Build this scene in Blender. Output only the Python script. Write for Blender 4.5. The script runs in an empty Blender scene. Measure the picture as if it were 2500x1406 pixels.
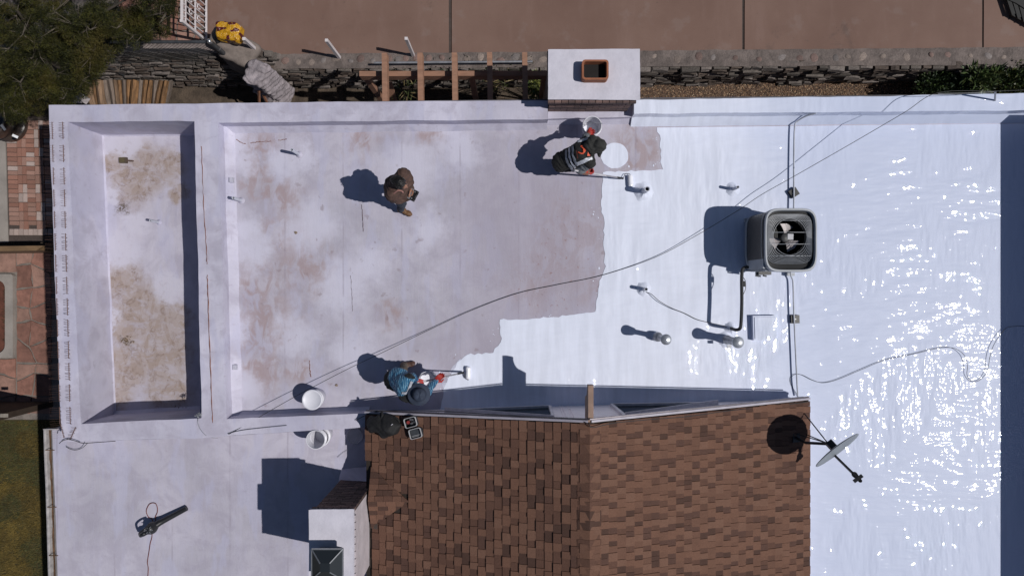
import bpy, bmesh, math, random
import numpy as np
from mathutils import Vector, Matrix, noise, Quaternion
from mathutils.bvhtree import BVHTree
R = math.radians
rnd = random.Random(7)
scn = bpy.context.scene
col = scn.collection

# ---------------------------------------------------------------- camera, sky, sun, exposure
H = 11.3            # drone height above the flat roof (metres)
S = 0.0068          # metres per photo pixel on the flat roof
cam_d = bpy.data.cameras.new('camera'); cam = bpy.data.objects.new('camera', cam_d); col.objects.link(cam)
cam.location = (0, 0, H); cam.rotation_euler = (0, 0, 0)
cam_d.sensor_width = 36; cam_d.lens = 36 * H / (2500 * S); cam_d.clip_start = .1; cam_d.clip_end = 2000
scn.camera = cam
SUN = Vector((0.74, -0.155, 1.0)).normalized()
elev = math.asin(SUN.z); azim = math.atan2(SUN.x, SUN.y)
w = bpy.data.worlds.new('World'); scn.world = w; w.use_nodes = True
nt = w.node_tree; nt.nodes.clear()
sky = nt.nodes.new('ShaderNodeTexSky'); sky.sky_type = 'NISHITA'; sky.sun_disc = False
sky.sun_elevation = elev; sky.sun_rotation = azim; sky.altitude = 1500; sky.air_density = 1.0; sky.dust_density = 1.2; sky.ozone_density = .35
bg = nt.nodes.new('ShaderNodeBackground'); bg.inputs['Strength'].default_value = 0.062
wo = nt.nodes.new('ShaderNodeOutputWorld')
nt.links.new(sky.outputs[0], bg.inputs[0]); nt.links.new(bg.outputs[0], wo.inputs[0])
sd = bpy.data.lights.new('sun', 'SUN'); sd.energy = 5.0; sd.angle = R(.5); sd.color = (1, .965, .92)
so = bpy.data.objects.new('sun', sd); col.objects.link(so); so.location = (8, -3, 15)
so.rotation_euler = SUN.to_track_quat('Z', 'Y').to_euler()
vs = scn.view_settings; vs.view_transform = 'Standard'; vs.look = 'None'; vs.gamma = 1; vs.exposure = -0.54
vs.use_curve_mapping = False
scn.cycles.use_denoising = True
scn.cycles.sample_clamp_indirect = 4

# ---------------------------------------------------------------- helpers
def P(px, py, z=0.0):
    """point of the place seen at photo pixel (px, py) when it stands at height z"""
    k = S * (1 - z / H)
    return Vector(((px - 1250) * k, (703 - py) * k, z))
ORG = {}
def org(o): return ORG.get(o.name, Vector((0, 0, 0))) if o else Vector((0, 0, 0))
def tag(o, label=None, cat=None, group=None, kind=None):
    if label: o['label'] = label
    if cat: o['category'] = cat
    if group: o['group'] = group
    if kind: o['kind'] = kind
    return o
def thing(name, label, cat, loc, group=None):
    o = bpy.data.objects.new(name, None); col.objects.link(o)
    o.empty_display_size = .1; o.location = loc; ORG[o.name] = Vector(loc)
    return tag(o, label, cat, group)
def hsh(*a):
    return noise.noise(Vector(a))
ORD = 'first second third fourth fifth sixth seventh eighth ninth tenth eleventh twelfth thirteenth fourteenth fifteenth sixteenth seventeenth eighteenth nineteenth twentieth'.split()
class MB:
    def __init__(s): s.v = []; s.f = []; s.m = []; s.cm = 0
    def add(s, vs_, fs):
        b = len(s.v); s.v += [Vector(v) for v in vs_]
        for f in fs: s.f.append([b + i for i in f]); s.m.append(s.cm)
        return s
    def box(s, c, size, M=None):
        x, y, z = [d / 2 for d in size]
        vv = [Vector((a * x, b * y, d * z)) for d in (-1, 1) for a, b in ((-1, -1), (1, -1), (1, 1), (-1, 1))]
        if M is not None: vv = [M @ v for v in vv]
        c = Vector(c)
        return s.add([v + c for v in vv], [(3, 2, 1, 0), (4, 5, 6, 7), (0, 1, 5, 4), (1, 2, 6, 5), (2, 3, 7, 6), (3, 0, 4, 7)])
    def beam(s, a, b, w_, h_, up=Vector((0, 0, 1))):
        a = Vector(a); b = Vector(b); d = (b - a); L = d.length; d.normalize()
        sx = d.cross(up)
        if sx.length < 1e-4: sx = d.cross(Vector((0, 1, 0)))
        sx.normalize(); u = sx.cross(d)
        M = Matrix((d, sx, u)).transposed()
        return s.box((a + b) / 2, (L, w_, h_), M)
    def prism(s, pts, z0, z1, smoothcap=None):
        n = len(pts); lo = [Vector((p[0], p[1], z0)) for p in pts]; hi = [Vector((p[0], p[1], z1)) for p in pts]
        return s.add(lo + hi, [list(range(n))[::-1], list(range(n, 2 * n))] + [(i, (i + 1) % n, n + (i + 1) % n, n + i) for i in range(n)])
    def tube(s, path, r, n=8, cap=True):
        path = [Vector(p) for p in path]; m = len(path)
        rs = r if isinstance(r, (list, tuple)) else [r] * m
        vv = []; u = None
        for i, p in enumerate(path):
            d = path[min(i + 1, m - 1)] - path[max(i - 1, 0)]
            if d.length < 1e-7: d = Vector((0, 0, 1))
            d.normalize()
            if u is None:
                u = d.orthogonal().normalized()
            else:
                u = u - d * u.dot(d)
                if u.length < 1e-5: u = d.orthogonal()
                u.normalize()
            q = d.cross(u)
            for k in range(n):
                a = 2 * math.pi * k / n
                vv.append(p + (u * math.cos(a) + q * math.sin(a)) * rs[i])
        fs = [(i * n + k, i * n + (k + 1) % n, (i + 1) * n + (k + 1) % n, (i + 1) * n + k) for i in range(m - 1) for k in range(n)]
        if cap: fs += [list(range(n))[::-1], list(range((m - 1) * n, m * n))]
        return s.add(vv, fs)
    def lathe(s, c, prof, n=24, M=None, capb=True, capt=True):
        c = Vector(c); vv = []
        for r, z in prof:
            for k in range(n):
                a = 2 * math.pi * k / n; v = Vector((r * math.cos(a), r * math.sin(a), z))
                vv.append((M @ v if M is not None else v) + c)
        m = len(prof)
        fs = [(i * n + k, i * n + (k + 1) % n, (i + 1) * n + (k + 1) % n, (i + 1) * n + k) for i in range(m - 1) for k in range(n)]
        if capb: fs.append(list(range(n))[::-1])
        if capt: fs.append(list(range((m - 1) * n, m * n)))
        return s.add(vv, fs)
    def patch(s, a, b, c, d, step=.12, amp=.004, fr=1.7):
        """wavy skin between four corners a-b-c-d (a-b along u)"""
        a, b, c, d = map(Vector, (a, b, c, d))
        nu = max(1, int(max((b - a).length, (c - d).length) / step)); nv = max(1, int(max((d - a).length, (c - b).length) / step))
        nu = min(nu, 160); nv = min(nv, 90); vv = []
        for j in range(nv + 1):
            for i in range(nu + 1):
                u = i / nu; t = j / nv
                p = (a * (1 - u) + b * u) * (1 - t) + (d * (1 - u) + c * u) * t
                if amp: p = p + noise.noise_vector(p * fr) * amp + noise.noise_vector(p * fr * 4) * amp * .4
                vv.append(p)
        return s.add(vv, [(j * (nu + 1) + i, j * (nu + 1) + i + 1, (j + 1) * (nu + 1) + i + 1, (j + 1) * (nu + 1) + i) for j in range(nv) for i in range(nu)])
    def build(s, name, mats, parent=None, smooth=False, kind=None, label=None):
        me = bpy.data.meshes.new(name); o = Vector(org(parent))
        me.from_pydata([tuple(v - o) for v in s.v], [], s.f)
        if not isinstance(mats, (list, tuple)): mats = [mats]
        for m_ in mats: me.materials.append(m_)
        if len(mats) > 1: me.polygons.foreach_set('material_index', s.m)
        if smooth: me.polygons.foreach_set('use_smooth', [True] * len(me.polygons))
        bm = bmesh.new(); bm.from_mesh(me); bmesh.ops.recalc_face_normals(bm, faces=bm.faces); bm.to_mesh(me); bm.free()
        if smooth: me.set_sharp_from_angle(angle=R(50))
        me.update()
        ob = bpy.data.objects.new(name, me); col.objects.link(ob)
        if parent: ob.parent = parent; ORG[ob.name] = o
        return tag(ob, label, kind=kind)
def place(name, me, parent, M):
    """one piece (shared mesh) at world matrix M, child of parent"""
    ob = bpy.data.objects.new(name, me); col.objects.link(ob)
    if parent: ob.parent = parent
    l, q, sc = M.decompose()
    ob.location = l - org(parent); ob.rotation_mode = 'QUATERNION'; ob.rotation_quaternion = q; ob.scale = sc
    return ob
def children(o): return [c for c in o.children]
def dup(o, loc, parent=None, label=None, rot=None):
    c = o.copy(); col.objects.link(c)
    if parent: c.parent = parent
    else:
        c.location = loc
        if rot is not None: c.rotation_euler.z = rot
        if label: c['label'] = label
    for ch in children(o): dup(ch, None, c)
    return c
def smooth_path(pts, n=8):
    pts = [Vector(p) for p in pts]; out = []
    for i in range(len(pts) - 1):
        p0 = pts[max(i - 1, 0)]; p1 = pts[i]; p2 = pts[i + 1]; p3 = pts[min(i + 2, len(pts) - 1)]
        for k in range(n):
            t = k / n
            out.append(.5 * ((2 * p1) + (p2 - p0) * t + (2 * p0 - 5 * p1 + 4 * p2 - p3) * t * t + (3 * p1 - p0 - 3 * p2 + p3) * t ** 3))
    out.append(pts[-1]); return out

# ---------------------------------------------------------------- materials
class NT:
    def __init__(s, name):
        s.m = bpy.data.materials.new(name); s.m.use_nodes = True; s.t = s.m.node_tree
        s.b = s.t.nodes['Principled BSDF']; s.co = s.n('ShaderNodeTexCoord').outputs['Object']
    def n(s, ty, **kw):
        x = s.t.nodes.new(ty)
        for k, v in kw.items(): setattr(x, k, v)
        return x
    def l(s, a, b): s.t.links.new(a, b)
    def pos(s):
        return s.n('ShaderNodeNewGeometry').outputs['Position']
    def scale(s, vec, sc):
        m_ = s.n('ShaderNodeMapping'); s.l(vec, m_.inputs[0]); m_.inputs['Scale'].default_value = sc; return m_.outputs[0]
    def noise(s, vec, sc, det=4, rough=.6, dist=0):
        x = s.n('ShaderNodeTexNoise'); s.l(vec, x.inputs['Vector'])
        x.inputs['Scale'].default_value = sc; x.inputs['Detail'].default_value = det; x.inputs['Roughness'].default_value = rough; x.inputs['Distortion'].default_value = dist
        return x.outputs['Fac']
    def ramp(s, f, lo, hi, a=0., b=1.):
        x = s.n('ShaderNodeMapRange', interpolation_type='SMOOTHSTEP'); s.l(f, x.inputs[0])
        for i, v in zip((1, 2, 3, 4), (lo, hi, a, b)): x.inputs[i].default_value = v
        return x.outputs[0]
    def math(s, op, a, b=None):
        x = s.n('ShaderNodeMath', operation=op)
        for i, v in ((0, a), (1, b)):
            if v is None: continue
            if isinstance(v, (int, float)): x.inputs[i].default_value = v
            else: s.l(v, x.inputs[i])
        return x.outputs[0]
    def mix(s, f, a, b):
        x = s.n('ShaderNodeMix', data_type='RGBA')
        for i, v in ((0, f), (6, a), (7, b)):
            if isinstance(v, (int, float)): x.inputs[i].default_value = v
            elif isinstance(v, tuple): x.inputs[i].default_value = (*v[:3], 1)
            else: s.l(v, x.inputs[i])
        return x.outputs[2]
    def base(s, c):
        if isinstance(c, tuple): s.b.inputs['Base Color'].default_value = (*c, 1)
        else: s.l(c, s.b.inputs['Base Color'])
    def set(s, **kw):
        for k, v in kw.items():
            i = s.b.inputs[k.replace('_', ' ')]
            if isinstance(v, (int, float)): i.default_value = v
            else: s.l(v, i)
    def bump(s, h, strength=.3, dist=.01, normal=None):
        x = s.n('ShaderNodeBump'); x.inputs['Strength'].default_value = strength; x.inputs['Distance'].default_value = dist
        s.l(h, x.inputs['Height'])
        if normal is not None: s.l(normal, x.inputs['Normal'])
        return x.outputs[0]
def mat(name, c, rough=.7, var=.2, sc=6, c2=None, metal=0., bump=0., bsc=40, bdist=.01, stretch=None, spec=.5, dirt=0., rand=0.):
    t = NT(name); v = t.co
    vv = t.scale(v, stretch) if stretch else v
    f = t.noise(vv, sc, 5, .65)
    lo = tuple(x * (1 - var) for x in c); hi = c2 or tuple(min(1, x * (1 + var)) for x in c)
    cc = t.mix(t.ramp(f, .3, .7), lo, hi)
    if dirt:
        cc = t.mix(t.math('MULTIPLY', t.ramp(t.noise(v, sc * 3.1, 6, .7), .52, .72), dirt), cc, tuple(x * .35 for x in c))
    if rand:
        oi = t.n('ShaderNodeObjectInfo').outputs['Random']
        hs = t.n('ShaderNodeHueSaturation'); t.l(cc, hs.inputs['Color']); t.l(t.ramp(oi, 0, 1, 1 - rand, 1 + rand), hs.inputs['Value']); cc = hs.outputs[0]
    t.base(cc); t.set(Roughness=rough, Metallic=metal); t.b.inputs['Specular IOR Level'].default_value = spec
    if bump:
        t.l(t.bump(t.noise(vv, bsc, 6, .65), bump, bdist), t.b.inputs['Normal'])
    return t.m
def blob(t, pos, px, py, r, z=0, soft=.5, warp=None):
    """round mask of radius r px about a spot of the roof"""
    x = t.n('ShaderNodeVectorMath', operation='DISTANCE'); t.l(warp if warp is not None else pos, x.inputs[0]); x.inputs[1].default_value = P(px, py, z)
    return t.ramp(x.outputs['Value'], r * S * (1 + soft), r * S * (1 - soft))
def warped(t, pos, sc=3, amp=.3, seed=0):
    nz = t.n('ShaderNodeTexNoise'); t.l(pos, nz.inputs['Vector']); nz.inputs['Scale'].default_value = sc; nz.inputs['Detail'].default_value = 6; nz.inputs['Roughness'].default_value = .7
    a = t.n('ShaderNodeVectorMath', operation='SUBTRACT'); t.l(nz.outputs['Color'], a.inputs[0]); a.inputs[1].default_value = (.5, .5, .5)
    b = t.n('ShaderNodeVectorMath', operation='MULTIPLY'); t.l(a.outputs[0], b.inputs[0]); b.inputs[1].default_value = (amp, amp, 0)
    c = t.n('ShaderNodeVectorMath', operation='ADD'); t.l(pos, c.inputs[0]); t.l(b.outputs[0], c.inputs[1]); return c.outputs[0]
def mx(t, ms):
    f = ms[0]
    for g in ms[1:]: f = t.math('MAXIMUM', f, g)
    return f
OLD = (.437, .418, .492)
FRESH = (.70, .74, .87)
def old_coat(name, stains='main'):
    t = NT(name); p = t.pos()
    OLD = globals()['OLD'] if stains in ('main', 'pit', 'plain') else (.50, .485, .585)
    a = t.noise(p, .9, 6, .6); b = t.noise(t.scale(p, (6, 1, 1)), 2.2, 5, .7)       # roller lanes run north-south
    c = t.mix(t.ramp(a, .3, .7), tuple(x * .86 for x in OLD), tuple(x * 1.12 for x in OLD))
    c = t.mix(t.ramp(b, .45, .75, 0, .35), c, (.44, .43, .56))
    wp = warped(t, p, 2.2, .95)
    mott = t.ramp(t.noise(p, 2.6, 6, .65, .6), .42, .66)
    c = t.mix(t.math('MULTIPLY', mott, .5), c, (.325, .30, .375))
    pat = t.ramp(t.noise(t.scale(p, (2.4, .7, 1)), 1.1, 3, .6), .52, .60)
    c = t.mix(t.math('MULTIPLY', pat, .42), c, (.43, .43, .57))
    fine = t.ramp(t.noise(t.scale(p, (1.3, .7, 1)), 4.2, 6, .62, .8), .38, .60)
    if stains == 'main':
        m = mx(t, [blob(t, p, x, y, r, 0, .8, wp) for x, y, r in ((625, 430, 45), (655, 470, 35), (700, 575, 50), (650, 790, 75), (630, 900, 55), (625, 700, 60), (690, 480, 40), (880, 330, 40), (1350, 640, 70), (1310, 690, 60), (1430, 700, 40), (880, 340, 35), (1050, 330, 30), (730, 900, 35), (950, 760, 30), (640, 350, 45), (745, 650, 60), (1390, 560, 80), (1560, 370, 60))])
        c = t.mix(t.math('MULTIPLY', m, t.ramp(fine, 0, 1, .2, .9)), c, (.335, .262, .275))
        g = mx(t, [blob(t, p, x, y, r, 0, .6, wp) for x, y, r in ((1290, 560, 190), (1250, 850, 150), (1390, 720, 120))])
        c = t.mix(t.math('MULTIPLY', g, .6), c, (.325, .295, .365))
        wht = mx(t, [blob(t, p, x, y, r, 0, .7, wp) for x, y, r in ((600, 560, 35), (740, 385, 30), (590, 400, 30), (620, 620, 40), (580, 800, 30), (690, 390, 40), (570, 350, 35), (760, 560, 60), (830, 700, 50), (720, 820, 45), (900, 640, 45), (1000, 420, 60), (1120, 360, 45), (860, 860, 50), (1050, 560, 40), (600, 950, 40))])
        c = t.mix(t.math('MULTIPLY', wht, .75), c, (.56, .55, .66))
        sp = t.ramp(t.noise(p, 5.5, 3, .5), .66, .70)                                   # scattered rust flecks
        area = mx(t, [blob(t, p, x, y, r, 0, .5, wp) for x, y, r in ((1390, 560, 60), (1360, 680, 110), (1420, 720, 60), (1300, 690, 60))])
        c = t.mix(t.math('MULTIPLY', t.math('MULTIPLY', area, t.ramp(t.noise(p, 13, 5, .75), .60, .66)), .75), c, (.25, .14, .125))
        c = t.mix(t.math('MULTIPLY', sp, t.math('MULTIPLY', fine, .5)), c, (.24, .19, .21))
    elif stains == 'pit':
        z = -.6
        wp = warped(t, p, 2.6, .6)
        dirty = mx(t, [blob(t, p, x, y, r, z, .45, wp) for x, y, r in ((330, 420, 75), (400, 410, 50), (300, 690, 55), (345, 760, 75), (300, 800, 60), (390, 860, 80), (410, 950, 60), (300, 910, 70), (280, 960, 50), (430, 780, 40), (270, 400, 30), (440, 470, 25))])
        tex = t.ramp(t.noise(t.scale(p, (1, 1.6, 1)), 3.2, 8, .7, .9), .32, .58, .25, 1)
        c = t.mix(t.math('MULTIPLY', dirty, t.ramp(tex, .35, 1, .55, 1)), c, (.315, .255, .232))
        c = t.mix(t.math('MULTIPLY', t.math('MULTIPLY', dirty, t.ramp(t.noise(p, 6, 8, .75, 1.2), .50, .62)), .8), c, (.215, .160, .135))
        wht = mx(t, [blob(t, p, x, y, r, z, .35, wp) for x, y, r in ((270, 480, 22), (270, 775, 30), (300, 610, 45), (300, 350, 45), (410, 700, 40), (330, 545, 35), (250, 360, 20))])
        c = t.mix(t.math('MULTIPLY', t.math('MULTIPLY', wht, t.ramp(t.noise(p, 9, 6, .7), .3, .5)), .85), c, (.50, .485, .57))
        dk = mx(t, [blob(t, p, x, y, r, z, .7, wp) for x, y, r in ((303, 505, 16), (302, 495, 10), (308, 832, 12))])
        c = t.mix(t.math('MULTIPLY', dk, t.ramp(t.noise(p, 30, 4, .7), .4, .55)), c, (.10, .075, .055))
        edge = t.ramp(t.noise(t.scale(p, (1.2, .6, 1)), 3, 2, .4, 1.5), .495, .505)       # overlapping old paint laps
        c = t.mix(t.math('MULTIPLY', edge, .16), c, (.52, .49, .55))
    else:
        d = t.ramp(t.noise(t.scale(p, (1, 3, 1)), 7, 6, .75), .58, .72)
        c = t.mix(t.math('MULTIPLY', d, .45), c, (.27, .22, .26))
    if stains in ('main', 'plain'):                                                            # membrane laps, a metre apart
        sp_ = t.n('ShaderNodeSeparateXYZ'); t.l(p, sp_.inputs[0])
        fr_ = t.math('FRACT', t.math('ADD', t.math('MULTIPLY', t.math('ADD', sp_.outputs[0], t.math('MULTIPLY', t.noise(p, 1.5, 3), .03)), 1.03), .37))
        lap = t.math('MULTIPLY', t.ramp(t.math('ABSOLUTE', t.math('SUBTRACT', fr_, .5)), .018, .008), t.ramp(t.noise(p, 1.7, 4, .6), .42, .62))
        c = t.mix(t.math('MULTIPLY', lap, .45), c, (.29, .26, .32))
        c = t.mix(t.math('MULTIPLY', t.ramp(t.math('ABSOLUTE', t.math('SUBTRACT', fr_, .62)), .11, .07), .10), c, (.50, .49, .60))
    hair = t.ramp(t.noise(t.scale(p, (9, .35, 1)), 6, 4, .7), .66, .72)                    # fine north-south scratches
    c = t.mix(t.math('MULTIPLY', hair, .35), c, (.28, .25, .31))
    t.base(c); t.set(Roughness=.55); t.b.inputs['Specular IOR Level'].default_value = .3
    h = t.math('ADD', t.noise(p, 30, 6, .7), t.math('MULTIPLY', t.noise(t.scale(p, (5, 1, 1)), 3, 4, .6), 1.5))
    t.l(t.bump(h, .25, .008), t.b.inputs['Normal'])
    return t.m
def fresh_coat(name, k=1.0):
    t = NT(name); p = t.pos()
    lanes = t.noise(t.scale(p, (4, .5, 1)), 1.6, 4, .6)
    c = t.mix(t.ramp(lanes, .3, .7), tuple(x * .93 for x in FRESH), tuple(min(.92, x * 1.05) for x in FRESH))
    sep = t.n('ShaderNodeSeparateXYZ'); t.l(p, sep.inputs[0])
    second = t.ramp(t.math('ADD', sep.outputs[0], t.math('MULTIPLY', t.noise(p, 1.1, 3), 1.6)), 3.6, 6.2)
    c = t.mix(t.math('MULTIPLY', second, .9), c, (.53, .585, .755))                          # eastern light falloff painted in: coat colour turns darker and bluer
    t.base(c)
    # two roller directions: strokes running east-west and strokes running north-south, patch by patch
    sx = t.noise(t.scale(p, (.9, 3.0, 1)), 3.6, 1.5, .5); sy = t.noise(t.scale(p, (3.0, .9, 1)), 3.6, 1.5, .5)
    pick = t.ramp(t.noise(p, .55, 2, .5), .46, .54)
    strokes = t.math('ADD', t.math('MULTIPLY', sx, pick), t.math('MULTIPLY', sy, t.math('SUBTRACT', 1.0, pick)))
    st = t.noise(p, 10.5, 1.2, .5)
    bx_ = t.noise(t.scale(p, (.6, 2.0, 1)), 1.5, 2.5, .55); by_ = t.noise(t.scale(p, (2.0, .6, 1)), 1.5, 2.5, .55)
    big = t.math('ADD', t.math('MULTIPLY', bx_, pick), t.math('MULTIPLY', by_, t.math('SUBTRACT', 1.0, pick)))
    n1 = t.bump(big, 1.0, .082 * k)
    n2 = t.bump(strokes, 1.0, .0112 * k, n1)
    n3 = t.bump(t.math('MULTIPLY', st, t.ramp(t.noise(p, .8, 3, .6), .38, .64, .5, 1.7)), 1.0, .0058 * k, n2)
    n3 = t.bump(t.noise(p, 22, 1, .5), 1.0, .0010 * k, n3)
    t.l(n3, t.b.inputs['Coat Normal'])
    t.l(t.bump(t.math('ADD', strokes, t.math('MULTIPLY', big, 4.0)), 1.0, .006 * k), t.b.inputs['Normal'])
    t.set(Roughness=.5, Coat_Weight=1.0, Coat_Roughness=.042, Coat_IOR=1.45); t.b.inputs['Specular IOR Level'].default_value = .2
    return t.m
m_old_main = old_coat('old_white_roof_coating', 'main')
m_old_pit = old_coat('weathered_roof_coating', 'pit')
m_old_wall = old_coat('old_white_parapet_coating', 'wall')
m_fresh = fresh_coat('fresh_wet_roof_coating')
m_white_wall = mat('white_stucco', (.62, .6, .66), .8, .06, 3, bump=.2)
m_concrete = None
# ---------------------------------------------------------------- ground, patio, paths
GZ = -3.45; UZ = -2.35
def patio_mat():
    t = NT('brown_concrete'); p = t.pos()
    a = t.noise(p, .55, 6, .6); b = t.noise(t.scale(p, (2.5, .5, 1)), 1.4, 5, .6); f = t.noise(p, 60, 4, .7)
    c = t.mix(t.ramp(a, .25, .75), (.150, .085, .065), (.198, .122, .096))
    c = t.mix(t.ramp(b, .5, .8, 0, .45), c, (.225, .145, .122))
    c = t.mix(t.ramp(f, .35, .75, 0, .35), c, (.11, .072, .062))
    c = t.mix(t.math('MULTIPLY', t.ramp(t.noise(p, 9, 5, .7), .63, .70), .4), c, (.10, .07, .06))
    c = t.mix(t.math('MULTIPLY', t.ramp(t.noise(p, 1.3, 7, .75, .5), .60, .74), .55), c, (.085, .058, .05))
    c = t.mix(t.math('MULTIPLY', t.ramp(t.noise(p, 26, 2, .5), .74, .77), .8), c, (.05, .036, .03))
    c = t.mix(t.math('MULTIPLY', t.ramp(t.noise(p, 2.3, 4, .6), .56, .68), .25), c, (.22, .17, .155))
    t.base(c); t.set(Roughness=.85); t.l(t.bump(f, .3, .006), t.b.inputs['Normal']); return t.m
m_patio = patio_mat()
m_soil = mat('brown_soil', (.075, .055, .04), .95, .35, 5, bump=.8, bsc=25, bdist=.03, dirt=.4)
m_mortar = mat('grey_mortar', (.17, .145, .13), .9, .25, 4, bump=.7, bsc=25, bdist=.02, dirt=.3)
m_dark_joint = mat('joint_sand', (.06, .045, .04), .95, .2, 20)
m_grey_conc = mat('grey_concrete', (.26, .235, .215), .85, .15, 2, bump=.3, dirt=.2)
MB().add([(-300, -300, GZ - .03), (300, -300, GZ - .03), (300, 300, GZ - .03), (-300, 300, GZ - .03)], [(0, 1, 2, 3)]).build('ground', m_soil, kind='structure')

# upper terrace: slabs with recessed joints
def up(px, py): return P(px, py, UZ)
patio = MB()
patio.add([up(470, 134), up(2700, 112), up(2700, -900), up(470, -900)], [(0, 1, 2, 3)])
for v in patio.v: v.z = UZ - .02
patio = patio.build('upper_patio', m_dark_joint, kind='structure')
sl = [(505, 1096), (1103, 1812), (1818, 2398), (2402, 2700)]
for i, (x0, x1) in enumerate(sl):
    m = MB()
    def yb(x): return 141 - (x - 640) * .0085 if x > 640 else 141
    ys = [-900, yb(x0)]
    a, b, c, d = up(x0, yb(x0)), up(x1, yb(x1)), up(x1 - 2, -900), up(x0, -900)
    m.patch(a, b, c, d, .25, .003)
    m.build('concrete_slab', m_patio, patio)
# flagstones of the left end of the terrace
m_flag = [mat('pink_flagstone', (.215, .105, .08), .85, .25, 5, bump=.4, rand=.2, dirt=.4), mat('rose_flagstone', (.25, .145, .115), .85, .2, 5, bump=.4, rand=.2, dirt=.3)]
def flag_field(parent, cells, z, th=.03, seed=1, name='flagstone'):
    r = random.Random(seed)
    for poly in cells:
        m = MB(); c = sum(poly, Vector()) / len(poly)
        pts = []
        for i, p in enumerate(poly):
            q = poly[(i + 1) % len(poly)]
            for k in range(3):
                t = k / 3; v = p.lerp(q, t); v = c + (v - c) * (1 - .022 / max(.1, (v - c).length)) + Vector((r.uniform(-1, 1), r.uniform(-1, 1), 0)) * .014
                pts.append(v)
        m.prism(pts, z - .02, z + th * r.uniform(.8, 1.1)); m.build(name, r.choice(m_flag), parent)
def jit_grid(x0, y0, x1, y1, nx, ny, z, seed, amp=.32):
    r = random.Random(seed); g = {}
    for i in range(nx + 1):
        for j in range(ny + 1):
            dx = 0 if i in (0, nx) else r.uniform(-amp, amp); dy = 0 if j in (0, ny) else r.uniform(-amp, amp)
            g[i, j] = P(x0 + (x1 - x0) * (i + dx) / nx, y0 + (y1 - y0) * (j + dy) / ny, z)
    out = []
    for i in range(nx):
        for j in range(ny):
            q = [g[i, j], g[i, j + 1], g[i + 1, j + 1], g[i + 1, j]]
            out.append(q)
    return out
terr = MB().add([P(-400, 112, UZ), P(505, 108, UZ), P(505, -600, UZ), P(-400, -600, UZ)], [(0, 1, 2, 3)])
for v in terr.v: v.z = UZ - .015
terr = terr.build('flagstone_terrace', m_mortar, kind='structure')
flag_field(terr, jit_grid(290, -30, 503, 106, 6, 4, UZ, 3), UZ - .015, .03, 5)
bl = MB().box(P(402, 92, UZ + .05), (.11, .18, .12)); tag(bl.build('concrete_block', m_flag[1]), 'small pinkish concrete block on the flagstones by the white gate', 'block')

# ---- west yard: brick path, concrete path, flagstones, lawn
m_brick = [mat('red_paver', (.26, .128, .095), .85, .18, 9, bump=.3, rand=.15, dirt=.25), mat('rose_paver', (.30, .175, .14), .85, .16, 9, bump=.3, rand=.15, dirt=.2),
           mat('pale_paver', (.36, .285, .26), .85, .14, 9, bump=.3, rand=.12, dirt=.2), mat('brown_paver', (.24, .135, .105), .85, .2, 9, bump=.3, rand=.15, dirt=.3)]
def G(px, py): return P(px, py, GZ)
path = MB().add([G(14, 285), G(128, 285), G(140, 592), G(22, 592)], [(3, 2, 1, 0)])
for v in path.v: v.z = GZ + .005
path = path.build('brick_path', m_dark_joint, kind='structure')
pv = []
for k in m_brick:
    me = MB()
    me.box((0, 0, 0), (1, 1, 1)); o = me.build('brick', k); pv.append(o.data); bpy.data.objects.remove(o)
def paver(x, y, wd, ht, r):
    c = G(x, y); k = S * (1 - GZ / H)
    lean = R(-1.6)
    M_ = Matrix.Translation((c.x, c.y, GZ + .018 + r.uniform(-.003, .003))) @ Matrix.Rotation(lean + r.uniform(-.015, .015), 4, 'Z') @ Matrix.Diagonal((wd * k - .008, ht * k - .008, .035, 1))
    o = place('brick', r.choices(pv, (5, 5, 2, 2))[0], path, M_)
r = random.Random(11); y = 301
while y < 556:
    sh = (y - 290) * .034
    paver(29 + sh, y, 24, 10.7, r)
    for cx, wd in ((73, 20), (119, 24)): paver(cx + sh, y, wd, 10.7, r)
    y += 11.1
y = 306
while y < 552:
    sh = (y - 290) * .034
    for cx in (47, 58): paver(cx + sh, y, 10.7, 21.5, r)
    for cx in (89, 100): paver(cx + sh, y, 10.7, 21.5, r)
    y += 22.2
for i in range(10):
    c = 31 + i * 11.7; o_r = random.Random(i)
    k = S * (1 - GZ / H); cc = G(c, 567)
    place('brick', pv[2], path, Matrix.Translation((cc.x, cc.y, GZ + .02)) @ Matrix.Rotation(R(-1), 4, 'Z') @ Matrix.Diagonal((10.7 * k - .006, 15 * k, .035, 1)))
cp = MB().prism([G(-300, 330), G(-300, 600), G(22, 592), G(14, 330)], GZ - .02, GZ + .022); cp.build('concrete_path', m_grey_conc, kind='structure')
flg = MB().add([G(-300, 606), G(-300, 1030), G(150, 1030), G(140, 606)], [(0, 1, 2, 3)])
for v in flg.v: v.z = GZ + .006
flg = flg.build('flagstone_yard', m_mortar, kind='structure')
cells = jit_grid(42, 612, 128, 1010, 2, 9, GZ, 21, .3) + jit_grid(-60, 612, 42, 666, 2, 1, GZ, 5, .2) + jit_grid(-60, 874, 42, 1010, 2, 3, GZ, 8, .25)
flag_field(flg, cells, GZ + .006, .03, 9)
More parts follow.
